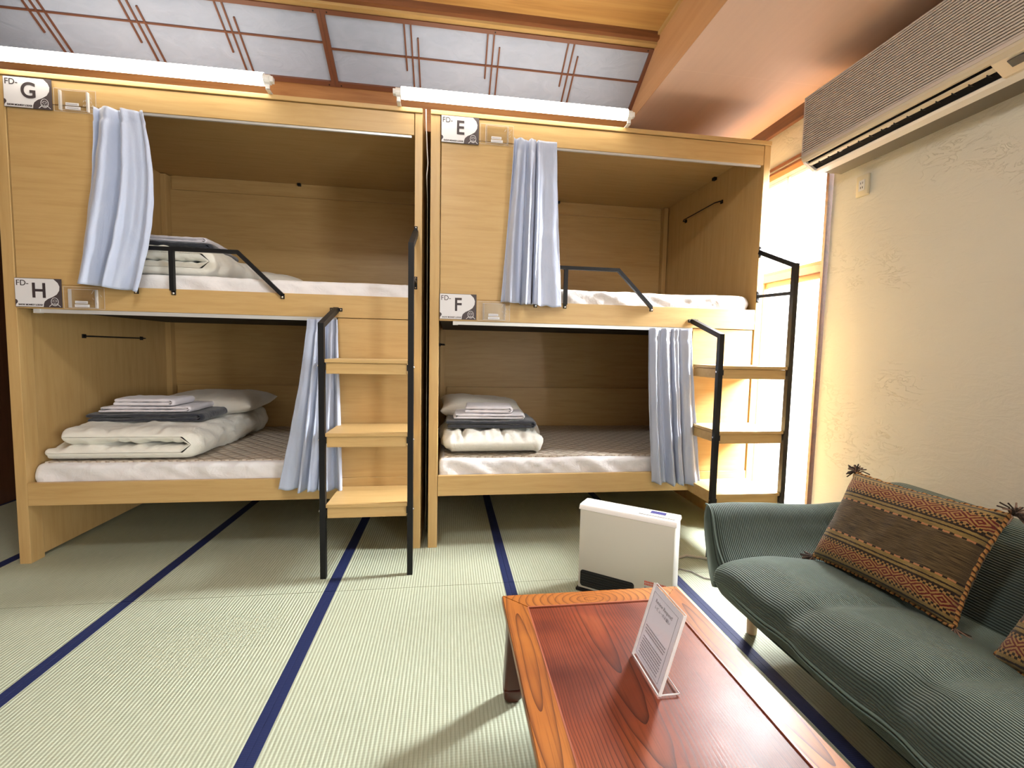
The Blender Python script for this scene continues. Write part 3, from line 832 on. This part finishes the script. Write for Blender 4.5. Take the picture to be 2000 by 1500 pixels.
MB().box(-.004, W + .002, -.010, Dp + .01, 0, .014, .004).build('base', M['black_metal'], ht, auto=35)
cp = MB(); cp.box(.285, W - .012, .030, Dp - .028, Hh, Hh + .0035, .001); cp = cp.build('control_panel', M['white_plastic'], ht)
MB().box(.332, .402, .058, .092, Hh + .0034, Hh + .0048).build('display', plain('indigo_display', (.05, .045, .16), .25), cp)
k = MB(); rnd = random.Random(4)
for i in range(3):
    k.box(.297, .297 + .024, .052 + i * .016, .055 + i * .016, Hh + .0034, Hh + .0042); k.box(.410, .436, .05 + i * .017, .052 + i * .017, Hh + .0034, Hh + .0042)
k.box(.337, .352, .048, .050, Hh + .0034, Hh + .0042); k.box(.358, .390, .046, .049, Hh + .0034, Hh + .0042)
k.build('print', M['grey_print'], cp)
k = MB()
for r_ in range(2):
    for i in range(14): k.box(.332 + i * .0070, .332 + i * .0070 + .0050, -.0052, -.0036, .130 - r_ * .0115, .1385 - r_ * .0115)
k.build('warning_print', M['red_print'], ht)
k = MB()
for i in range(7): k.box(.350 + i * .010, .350 + i * .010 + .007, -.0052, -.0036, .1045, .1095)
k.box(.332, .342, -.0052, -.0036, .103, .111); k.build('print', M['grey_print'], ht)
# hose and cord running to the wall behind the sofa
hs = MB(); hs.tube([(1.06, -.70, .03), (1.14, -.60, .012), (1.22, -.42, .0085), (1.30, -.30, .0085), (1.40, -.265, .0085), (1.56, -.345, .0085), (1.70, -.38, .0085), (1.86, -.40, .0085)], .0075, 10)
tag(hs.build('gas_hose', plain('beige_rubber', (.48, .44, .36), .6), smooth=True), 'beige gas hose lying on the mats right of the heater', 'hose')
hs = MB(); hs.tube([(1.04, -.72, .02), (1.12, -.60, .006), (1.20, -.46, .005), (1.28, -.41, .005), (1.33, -.45, .005), (1.36, -.52, .005), (1.43, -.55, .005), (1.52, -.60, .005)], .0035, 8)
tag(hs.build('power_cord', plain('grey_cord', (.30, .28, .25), .6), smooth=True), 'thin grey power cord looping from the heater under the sofa', 'cord')

# ------------------------------------------------------------------ low table
TX0, TX1, TY0, TY1, TZ = .190, .832, -2.40, -1.185, .345
tb = thing('low_table', 'low red-brown lacquered table with a framed grained top', 'table', (TX0, TY0, 0))
w, d = TX1 - TX0, TY1 - TY0; fw = .078
MB().box(fw, w - fw, fw, d - fw, TZ - .022, TZ - .004).build('top_panel', M['table_panel'], tb)
def miter(pts): 
    mb = MB(); mb.prism(pts, 'Z', TZ - .026, TZ); bmesh.ops.bevel(mb.bm, geom=mb.bm.edges[:], offset=.002, segments=2, affect='EDGES'); return mb
miter([(0, 0), (fw, fw), (fw, d - fw), (0, d)]).build('frame_board', M['table_frame'], tb, auto=30)
o = miter([(0, 0), (fw, fw), (fw, d - fw), (0, d)]).build('frame_board', M['table_frame'], tb, auto=30); o.scale = (-1, 1, 1); o.location = (w, 0, 0)
miter([(0, d), (fw, d - fw), (w - fw, d - fw), (w, d)]).build('frame_board', M['table_frame_x'], tb, auto=30)
miter([(0, 0), (w, 0), (w - fw, fw), (fw, fw)]).build('frame_board', M['table_frame_x'], tb, auto=30)
g = MB()    # thin pale bead round the inset panel
for a, b in (((fw, fw), (fw, d - fw)), ((w - fw, fw), (w - fw, d - fw)), ((fw, d - fw), (w - fw, d - fw)), ((fw, fw), (w - fw, fw))):
    g.bar([(a[0], a[1], TZ - .0015), (b[0], b[1], TZ - .0015)], .004, .004)
g.build('bead', plain('worn_bead', (.30, .09, .05), .35), tb)
# curved aprons
def apron(L, axis, off, th=.02):
    mb = MB(); N = 30; pts = [(0, TZ - .027), (L, TZ - .027)]
    for i in range(N + 1):
        x_ = L * (1 - i / N); e = min(x_, L - x_); zb = TZ - .07 - .05 * max(0, 1 - e / .13) ** 2; pts.append((x_, zb))
    mb.prism(pts, axis, off, off + th); return mb
for off in (.018, w - .038): 
    mb = apron(d - .04, 'X', off); o = mb.build('apron', M['table_dark'], tb); o.location = (0, .02, 0)
for off in (.018, d - .038):
    mb = apron(w - .04, 'Y', off); o = mb.build('apron', M['table_dark'], tb); o.location = (.02, 0, 0)
for sx in (0, 1):
    for sy in (0, 1):
        mb = MB(); rings = []
        for zz, s0, s1, fl_ in ((TZ - .027, .010, .105, 0), (.26, .012, .085, 0), (.2, .012, .070, 0), (.10, .008, .066, 0), (.05, .006, .068, 0), (.046, .009, .064, 0), (.042, .006, .068, 0), (.015, .007, .068, 0), (0, .014, .060, 0)):
            pts = []
            for cx, cy, a0 in ((s1 - .012, s0 + .012, -90), (s1 - .012, s1 - .012, 0), (s0 + .012, s1 - .012, 90), (s0 + .012, s0 + .012, 180)):
                for i in range(5): a = radians(a0 + 22.5 * i); pts.append((cx + .012 * cos(a), cy + .012 * sin(a)))
            rings.append([mb.bm.verts.new(((p[0] if sx == 0 else w - p[0]), (p[1] if sy == 0 else d - p[1]), zz)) for p in pts])
        for A_, B_ in zip(rings, rings[1:]):
            for i in range(len(A_)): mb.face([A_[i], A_[(i + 1) % len(A_)], B_[(i + 1) % len(A_)], B_[i]])
        mb.face(rings[0]); mb.face(rings[-1])
        mb.build('leg', M['table_dark'], tb, auto=40)
# ------------------------------------------------------------------ acrylic notice stand on the table
ns = thing('notice_stand', 'clear acrylic stand holding a printed notice on the red table', 'notice stand', (.519, -1.605, TZ + .0005), -pi / 2)
# local x runs along the sheet (towards the viewer), local y towards +X of the room; the sheet leans back over its foot
Wn, Hn = .160, .212; tilt = math.atan2(.058, .205)
ho = bpy.data.objects.new('sheet_holder', None)
def lean(p): return (p[0], p[1] * cos(tilt) + p[2] * sin(tilt), -p[1] * sin(tilt) + p[2] * cos(tilt))
def lbox(mb, x0, x1, y0, y1, z0, z1):
    bm2 = bmesh.new(); bmesh.ops.create_cube(bm2, size=1)
    for v in bm2.verts: v.co = Vector(lean(((x0 + x1) / 2 + v.co.x * (x1 - x0), (y0 + y1) / 2 + v.co.y * (y1 - y0), (z0 + z1) / 2 + v.co.z * (z1 - z0))))
    mb.merge(bm2); return mb
h_ = Wn / 2
mb = MB(); lbox(mb, -h_, h_, 0, .0025, .001, Hn); mb.box(-h_, h_, .001, .058, 0, .0028); mb.build('acrylic_body', M['acrylic'], ns)
mb = MB(); lbox(mb, -h_, h_, .0060, .0080, .012, Hn + .002); mb.build('back_sheet', M['acrylic'], ns)
e = MB()
for xx in (-h_, h_): lbox(e, xx - .0009, xx + .0009, -.0004, .0084, .001, Hn)
lbox(e, -h_, h_, -.0004, .0006, Hn - .0016, Hn); lbox(e, -h_, h_, -.0006, .0028, .0005, .003)
lbox(e, -h_, h_, .0072, .0084, Hn, Hn + .0022)
e.box(-h_, -h_ + .0016, .001, .058, 0, .003); e.box(h_ - .0016, h_, .001, .058, 0, .003); e.box(-h_, h_, .0565, .058, 0, .003)
e.build('bright_edge', M['acrylic_edge'], ns)
p = MB(); lbox(p, -h_ + .007, h_ - .007, .0032, .0038, .010, Hn - .004); pm_ = bpy.data.materials.new('notice_paper'); pm_.use_nodes = True; nt = pm_.node_tree
tr_ = nt.nodes.new('ShaderNodeBsdfTranslucent'); tr_.inputs[0].default_value = (.94, .93, .97, 1); df_ = nt.nodes['Principled BSDF']; df_.inputs['Base Color'].default_value = (.94, .93, .97, 1); df_.inputs['Roughness'].default_value = .6
mx_ = nt.nodes.new('ShaderNodeMixShader'); mx_.inputs[0].default_value = .45
nt.links.new(df_.outputs[0], mx_.inputs[1]); nt.links.new(tr_.outputs[0], mx_.inputs[2]); nt.links.new(mx_.outputs[0], nt.nodes['Material Output'].inputs[0])
p.build('paper', pm_, ns)
fr = MB()
for (a, b, c_, d_) in ((-h_ + .016, h_ - .016, .020, .0208), (-h_ + .016, h_ - .016, Hn - .0158, Hn - .015), (-h_ + .0155, -h_ + .0163, .021, Hn - .016), (h_ - .0163, h_ - .0155, .021, Hn - .016)):
    lbox(fr, a, b, -.0012, -.0005, c_, d_)
rnd = random.Random(2); zz = Hn - .085
lines = []
for i in range(11):
    z_ = .105 - i * .0075; full = .050 + rnd.random() * .006
    if i in (3,): continue
    x_ = -full
    while x_ < full - .003:
        l_ = rnd.uniform(.0035, .010); lbox(fr, x_, min(x_ + l_, full), -.0012, -.0005, z_ - .0016, z_ + .0010); x_ += l_ + .0018
fr.build('print', M['grey_print'], ns)
for s_, sz, z_ in (('Review Request!', .0135, Hn - .036), ('レビューのお願い', .0105, Hn - .051)):
    o = text(s_, sz, 'heading', M['grey_print'], ns, lean((0, -.0014, z_)), (pi / 2 - tilt, 0, 0), align='CENTER', ext=.0003)

# ------------------------------------------------------------------ sofa
sf = thing('sofa', 'dark green corduroy sofa on pale wooden legs along the right wall', 'sofa', (1.05, -1.0, 0))
YA, YE = -1.04, -3.35
def spline(pts, n):
    out = []; P = [pts[0]] + pts + [pts[-1]]
    for i in range(1, len(P) - 2):
        for k in range(n):
            t = k / n; a, b, c_, d_ = P[i - 1], P[i], P[i + 1], P[i + 2]
            out.append(tuple(.5 * ((2 * b[j]) + (-a[j] + c_[j]) * t + (2 * a[j] - 5 * b[j] + 4 * c_[j] - d_[j]) * t * t + (-a[j] + 3 * b[j] - 3 * c_[j] + d_[j]) * t ** 3) for j in range(len(b))))
    out.append(pts[-1]); return out
def loft(prof, y0, y1, ny, shape, parent, name, mat, close=True, cap=True):
    L = len(prof); acc = [0]
    for a, b in zip(prof, prof[1:]): acc.append(acc[-1] + sqrt((a[0] - b[0]) ** 2 + (a[1] - b[1]) ** 2))
    mb = MB()
    V = mb.grid(lambda u, v: shape(prof[round(u * (L - 1))], y0 + (y1 - y0) * v, u, v), L - 1, ny, uvfn=lambda u, v: (acc[round(u * (L - 1))], y0 + (y1 - y0) * v))
    if cap: mb.face(V[0][::-1]); mb.face(V[-1])
    return mb.build(name, mat, parent, smooth=True, merge=.0003)
o_ = Vector((1.05, -1.0, 0))
seams = [-1.43, -1.78, -2.15, -2.5, -2.85]
def dent(y, wdt=.035): return sum(math.exp(-((y - s_) / wdt) ** 2) for s_ in seams)
seat_prof = spline([(1.10, .225), (1.075, .265), (1.060, .315), (1.075, .362), (1.14, .392), (1.25, .405), (1.40, .395), (1.54, .375), (1.66, .365), (1.76, .36), (1.78, .25), (1.40, .215), (1.12, .215)], 5)
def seat_shape(p, y, u, v):
    x_, z_ = p; top = 1 if z_ > .34 else 0
    d_ = dent(y) * .012; und = .006 * sin(y * 6.1)
    end = max(0, 1 - (YA - y) / .16) ** 2
    z2 = z_ - (d_ + end * .035) * (1 if z_ > .3 else .2) + und * top + noise.noise(Vector((x_ * 8, y * 6, 0))) * .006 * top
    x2 = x_ + (dent(y, .06) * .018 if x_ < 1.16 else 0) + end * .012 * (1 if x_ < 1.2 else 0)
    return Vector((x2, y, z2)) - o_
loft(seat_prof, YA, YE, 160, seat_shape, sf, 'seat', M['cord'])
base_prof = spline([(1.115, .225), (1.135, .20), (1.17, .172), (1.23, .158), (1.80, .155), (1.95, .16), (1.97, .225), (1.5, .228)], 4)
loft(base_prof, YA + .03, YE, 60, lambda p, y, u, v: Vector((p[0] + max(0, 1 - (YA + .03 - y) / .12) ** 2 * .05 * (1 if p[0] < 1.3 else 0), y, p[1] + max(0, 1 - (YA - y) / .15) ** 2 * .02)) - o_, sf, 'base_cover', M['cord'])
pp = [Vector((1.063 + dent(y, .06) * .018 + max(0, 1 - (YA - y) / .22) ** 2 * .03, y, .290 - dent(y) * .003)) - o_ for y in [YA - i * (YA - YE) / 140 for i in range(141)]]
MB().tube(pp, .0042, 8).build('piping', M['piping'], sf, smooth=True)
pp = [p + Vector((.004, 0, -.016)) for p in pp]; MB().tube(pp, .003, 6).build('piping', M['piping'], sf, smooth=True)
back_prof = spline([(1.64, .34), (1.68, .42), (1.745, .52), (1.815, .60), (1.875, .645), (1.935, .655), (1.985, .635), (2.01, .58), (2.01, .45), (1.98, .25), (1.90, .21), (1.75, .25), (1.66, .31)], 5)
def back_shape(p, y, u, v):
    end = max(0, 1 - (YA + .16 - y) / .16) ** 2
    return Vector((p[0] + dent(y) * .010 * (1 if p[0] < 1.85 else -.3), y, p[1] - end * .10 * (p[1] > .4) + .006 * sin(y * 5))) - o_
loft(back_prof, YA + .16, YE, 110, back_shape, sf, 'backrest', M['cord'])
# arm: lofted along x, cross-section in (y, z)
arm_prof = spline([(-1.085, .320), (-1.035, .345), (-.985, .385), (-.945, .435), (-.905, .495), (-.872, .522), (-.842, .524), (-.822, .505), (-.822, .46), (-.850, .39), (-.900, .32), (-.955, .265), (-1.02, .235), (-1.07, .265)], 5)
def mk_arm(y_ref=0, mir=1):
    Ls = len(arm_prof); acc = [0]
    for a, b in zip(arm_prof, arm_prof[1:]): acc.append(acc[-1] + sqrt((a[0] - b[0]) ** 2 + (a[1] - b[1]) ** 2))
    cy, cz = -.93, .36
    mb = MB()
    def f(u, v):
        y_, z_ = arm_prof[round(u * (Ls - 1))]
        x_ = 1.105 + v * .80
        k = 1 - .55 * max(0, 1 - v / .05) ** 2
        # the front lip leans forward: lower part sits further forward
        xo = .055 * (1 - (z_ - .2) / .33) * -1 * (1 - v) + .035 * (1 - v)
        my = -1.0 + (z_ - .25) * .45 if z_ > .25 else -1.0
        yy = my + (y_ - my) * k
        zz = z_ + .006 * sin(v * 7) - .012 * v * (z_ > .45) + noise.noise(Vector((x_ * 7, y_ * 9, 2))) * .005
        return Vector((x_ + xo, yy, zz)) - o_
    V = mb.grid(f, Ls - 1, 60, uvfn=lambda u, v: (1.1 + v * .80, acc[round(u * (Ls - 1))]))
    mb.face(V[0][::-1]); mb.face(V[-1])
    return mb.build('armrest', M['cord'], sf, smooth=True, merge=.0003)
arm = mk_arm()
pp = []
for y_, z_ in arm_prof[:31]:
    xo = .055 * (1 - (z_ - .2) / .33) * -1 + .035
    pp.append(Vector((1.112 + xo, y_, z_ + .002)) - o_)
MB().tube(pp, .0035, 6).build('piping', M['piping'], arm, smooth=True)
for lx, ly in ((1.30, -.985), (1.88, -1.0), (1.30, -3.15), (1.88, -3.15)):
    mb = MB(); mb.tube([Vector((lx, ly, z_)) - o_ for z_ in (0, .004, .16)], .024, 18, taper=lambda t: .62 + .38 * t); mb.build('leg', M['pale_wood'], sf, auto=40)

# ------------------------------------------------------------------ kilim cushions
def cushion(label, loc, rot, W=.46, H=.40, T=.13, seed=1):
    o = pillow('kilim_cushion', None, None, (0, 0, 0), W, H, T, M['kilim'], (0, 0, 0), seed, None, 70, .005)
    t = thing('kilim_cushion', label, 'cushion', loc, 0, 'kilim cushions on the green sofa'); t.rotation_euler = rot
    o.name = 'cover'; o.data.name = 'cover'; o.parent = t
    path = []
    for i in range(160):
        q = i / 160 * 4; sd, f_ = int(q), q - int(q); a = 2 * f_ - 1
        px, py = [(a, -1), (1, a), (-a, 1), (-1, -a)][sd]
        pin = 1 - .07 * (1 - abs(py) ** 2) * abs(px) ** 3; pinb = 1 - .07 * (1 - abs(px) ** 2) * abs(py) ** 3
        path.append((px * W / 2 * pin + .002 * sin(i * 1.9), py * H / 2 * pinb + .002 * cos(i * 1.9), .002 * sin(i * 1.3)))
    MB().tube(path, .0065, 8, closed=True).build('braid', M['braid'], t, smooth=True)
    rnd = random.Random(seed)
    for cx, cy in ((-1, -1), (1, -1), (1, 1), (-1, 1)):
        mb = MB(); base = Vector((cx * W / 2, cy * H / 2, 0)); dr = Vector((cx, cy, 0)).normalized()
        for i in range(46):
            mb.mi = i % 2
            sp = Vector((rnd.gauss(0, 1), rnd.gauss(0, 1), rnd.gauss(0, 1))) * .5
            d1 = (dr + sp * .8).normalized(); L_ = rnd.uniform(.030, .048)
            p1 = base + d1 * L_ * .5; p2 = base + d1 * L_ * .85 + sp * .012
            mb.tube([base, p1, p2 + Vector((0, -.008, 0))], .0024, 5)
        mb.build('tassel', [M['tassel'], M['tassel_dark']], t, smooth=True)
    return t
def face_rot(xa, nrm):
    xa = Vector(xa).normalized(); n_ = Vector(nrm).normalized(); ya = n_.cross(xa).normalized(); xa = ya.cross(n_)
    return Matrix((xa, ya, n_)).transposed().to_euler()
# corners solved from the picture: bottom edge on the seat, leaning on the backrest
bl, br, tr, tl = Vector((1.49, -1.13, .392)), Vector((1.51, -1.59, .392)), Vector((1.69, -1.535, .722)), Vector((1.66, -1.04, .709))
c1 = (bl + br + tr + tl) / 4; xa = ((br - bl) + (tr - tl)); ya = ((tl - bl) + (tr - br)); nn = xa.cross(ya)
cushion('woven kilim cushion with diamond bands nearest the sofa arm', c1 , face_rot(xa, nn), W=.50, H=.385, T=.14, seed=3)
bl, br, tr, tl = Vector((1.497, -1.66, .392)), Vector((1.47, -2.13, .40)), Vector((1.65, -2.23, .69)), Vector((1.66, -1.78, .69))
c2 = (bl + br + tr + tl) / 4
cushion('woven kilim cushion partly out of view at the right edge', c2, face_rot((br - bl) + (tr - tl), ((br - bl) + (tr - tl)).cross((tl - bl) + (tr - br))), W=.50, H=.385, T=.14, seed=5)

# ------------------------------------------------------------------ air conditioner
AX, AY0, AY1 = 1.95, -.305, -2.6
ac = thing('air_conditioner', 'long beige wall air conditioner with a fine ribbed intake grille', 'air conditioner', (AX, AY0, 2.235))
ob = Vector((AX, AY0, 2.235))
def acp(pts, y0, y1, name, mat, par=ac, **k):
    mb = MB(); mb.prism([(p[0] - ob.x, p[1] - ob.z) for p in pts], 'Y', y0 - ob.y, y1 - ob.y)
    for f in mb.bm.faces: pass
    return mb.build(name, mat, par, **k)
acm = plain('aged_cream_plastic', (.62, .54, .40), .4)
acp([(1.965, 2.62), (XW - .002, 2.62), (XW - .002, 2.236), (2.06, 2.236), (2.06, 2.29), (1.965, 2.30)], AY1, AY0, 'body', acm)
# grille: backing + fine horizontal ribs
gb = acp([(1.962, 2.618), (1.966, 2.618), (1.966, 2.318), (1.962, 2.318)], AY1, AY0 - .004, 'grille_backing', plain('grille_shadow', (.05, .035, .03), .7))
g = MB(); n = 25
for i in range(n):
    z_ = 2.326 + i * (2.612 - 2.326) / (n - 1); g.box(1.949 - ob.x, 1.9565 - ob.x, AY1 - ob.y, AY0 - .006 - ob.y, z_ - .0036 - ob.z, z_ + .0036 - ob.z)
g.box(1.948 - ob.x, 1.966 - ob.x, AY0 - .006 - ob.y, AY0 - ob.y, 2.31 - ob.z, 2.622 - ob.z); g.box(1.948 - ob.x, 1.975 - ob.x, AY1 - ob.y, AY0 - ob.y, 2.618 - ob.z, 2.626 - ob.z)
g.box(1.948 - ob.x, 1.966 - ob.x, AY1 - ob.y, AY0 - ob.y, 2.304 - ob.z, 2.320 - ob.z)
g.build('intake_grille', plain('pale_ribs', (.60, .53, .47), .45), ac)
acp([(1.950, 2.304), (1.975, 2.304), (1.985, 2.278), (1.962, 2.280), (1.952, 2.292)], AY1, AY0, 'front_bar', acm)
# outlet: dark cavity with vane, end cheek, lower lip
YO = -1.195
acp([(1.972, 2.279), (2.058, 2.290), (2.058, 2.246), (2.038, 2.244)], YO, AY0 - .02, 'outlet_cavity', plain('outlet_black', (.0015, .0015, .002), .9, **{'Specular IOR Level': .1}))
acp([(2.085, 2.2355), (XW - .002, 2.2355), (XW - .002, 2.232), (2.085, 2.232)], AY1, AY0 - .01, 'underside_shade', plain('dark_underside_shade', (.05, .045, .035), .7))  # dark sheet: the underside's shade put into its colour
fg = plain('fin_grey', (.008, .008, .010), .6)
for k_ in range(14):
    y_ = AY0 - .08 - k_ * .06; MB().box(1.99 - ob.x, 2.03 - ob.x, y_ - .001 - ob.y, y_ + .001 - ob.y, 2.256 - ob.z, 2.272 - ob.z).build('vane_fin', fg, ac)
acp([(1.978, 2.270), (1.996, 2.265), (1.998, 2.259), (1.980, 2.264)], YO, AY0 - .018, 'louvre', acm)
acp([(2.030, 2.243), (2.040, 2.234), (2.088, 2.231), (2.088, 2.238), (2.042, 2.240), (2.034, 2.247)], AY1, AY0, 'lower_lip', M['white_plastic'])
acp([(1.952, 2.304), (2.06, 2.304), (2.06, 2.236), (2.024, 2.236), (1.965, 2.274)], AY0 - .018, AY0, 'end_cheek', M['white_plastic'])
acp([(1.952, 2.304), (2.06, 2.304), (2.06, 2.236), (2.024, 2.236), (1.965, 2.274)], AY1, YO, 'control_cover', acm)
mb = MB(); mb.prism([(1.971 - ob.x, 2.262 - ob.z), (1.998 - ob.x, 2.246 - ob.z), (2.001 - ob.x, 2.249 - ob.z), (1.974 - ob.x, 2.266 - ob.z)], 'Y', YO - .045 - ob.y, YO - .25 - ob.y)
mb.build('control_recess', plain('recess_black', (.01, .01, .01), .6), ac)
for y_ in (-.52, -.78): MB().tube([(2.0 - ob.x, y_ - ob.y, 2.262 - ob.z), (2.0 - ob.x, y_ + .012 - ob.y, 2.262 - ob.z)], .005, 8).build('vane_pin', M['white_plastic'], ac)

# outlet on the wall
so = thing('wall_socket', 'small cream wall socket on the plaster below the air conditioner', 'socket', (XW, -.468, 2.115))
mb = MB(); mb.box(-.014, 0, -.036, .036, -.055, .055, .004); mb.build('socket_plate', M['cream_plastic'], so, auto=35)
mb = MB(); mb.box(-.017, -.0135, -.016, .018, -.028, .028, .001); mb = mb.build('socket_face', M['white_plastic'], so)
q = MB()
for z_ in (-.012, .012):
    for y_ in (-.006, .006): q.box(-.0180, -.0168, y_ - .0012, y_ + .0012, z_ - .005, z_ + .005)
q.build('slot', M['black_metal'], mb)

# ------------------------------------------------------------------ ceiling lamp of the room (behind the viewpoint)
lp = thing('ceiling_lamp', 'round white ceiling lamp in the recess', 'lamp', (-.5, -1.95, ZT))
mb = MB(); mb.tube([(0, 0, -.03), (0, 0, 0)], .25, 32); mb.build('lamp_base', M['white_plastic'], lp)
mb = MB(); mb.tube([(0, 0, -.10), (0, 0, -.095), (0, 0, -.032)], .24, 32, taper=lambda t: .9 if t < .1 else 1); mb.build('lamp_shade', M['lamp'], lp)

# ------------------------------------------------------------------ light
def area(name, loc, rot, sx, sy, power, col):
    l = bpy.data.lights.new(name, 'AREA'); l.shape = 'RECTANGLE'; l.size = sx; l.size_y = sy; l.energy = power; l.color = col
    o = bpy.data.objects.new(name, l); COL.objects.link(o); o.location = loc; o.rotation_euler = rot; return o
area('daylight_window_1', (XW + .95, -.45, 2.45), (0, radians(42), 0), 2.0, 3.2, 4200, (.97, .98, 1))
bpy.data.objects['daylight_window_1'].data.spread = radians(105)
area('fill_window_light_2', (XW + .16, -4.0, 1.28), (0, pi / 2, 0), 1.6, 1.35, 200, (.97, .98, 1))  # fill light from the rear; its unseen window is added for it
w = bpy.data.worlds.new('World'); S.world = w; w.use_nodes = True
nt = w.node_tree; bg = nt.nodes['Background']; bg.inputs[0].default_value = (1, .99, .97, 1); bg.inputs[1].default_value = 4.0

# ------------------------------------------------------------------ camera (solved from the picture)
cx, cy, cz, yaw, pitch, roll, f = -.0025, -2.6809, 1.189, .141, -.0721, .0206, 882.9
fwd = Vector((sin(yaw) * cos(pitch), cos(yaw) * cos(pitch), sin(pitch)))
rt = Vector((cos(yaw), -sin(yaw), 0)); up = rt.cross(fwd)
r2 = rt * cos(roll) + up * sin(roll); u2 = -rt * sin(roll) + up * cos(roll)
cam = bpy.data.cameras.new('Camera'); cam.lens = f / 2000 * 36; cam.sensor_width = 36; cam.clip_start = .02
co = bpy.data.objects.new('Camera', cam); COL.objects.link(co)
mw = Matrix((r2, u2, -fwd)).transposed().to_4x4(); mw.translation = Vector((cx, cy, cz)); co.matrix_world = mw
S.camera = co
S.view_settings.view_transform = 'Standard'; S.view_settings.look = 'None'; S.view_settings.gamma = 1
S.view_settings.use_curve_mapping = False; S.view_settings.exposure = 0.0
S.cycles.use_denoising = True; S.cycles.max_bounces = 8; S.cycles.diffuse_bounces = 3; S.cycles.transparent_max_bounces = 12
S.cycles.sample_clamp_indirect = 6
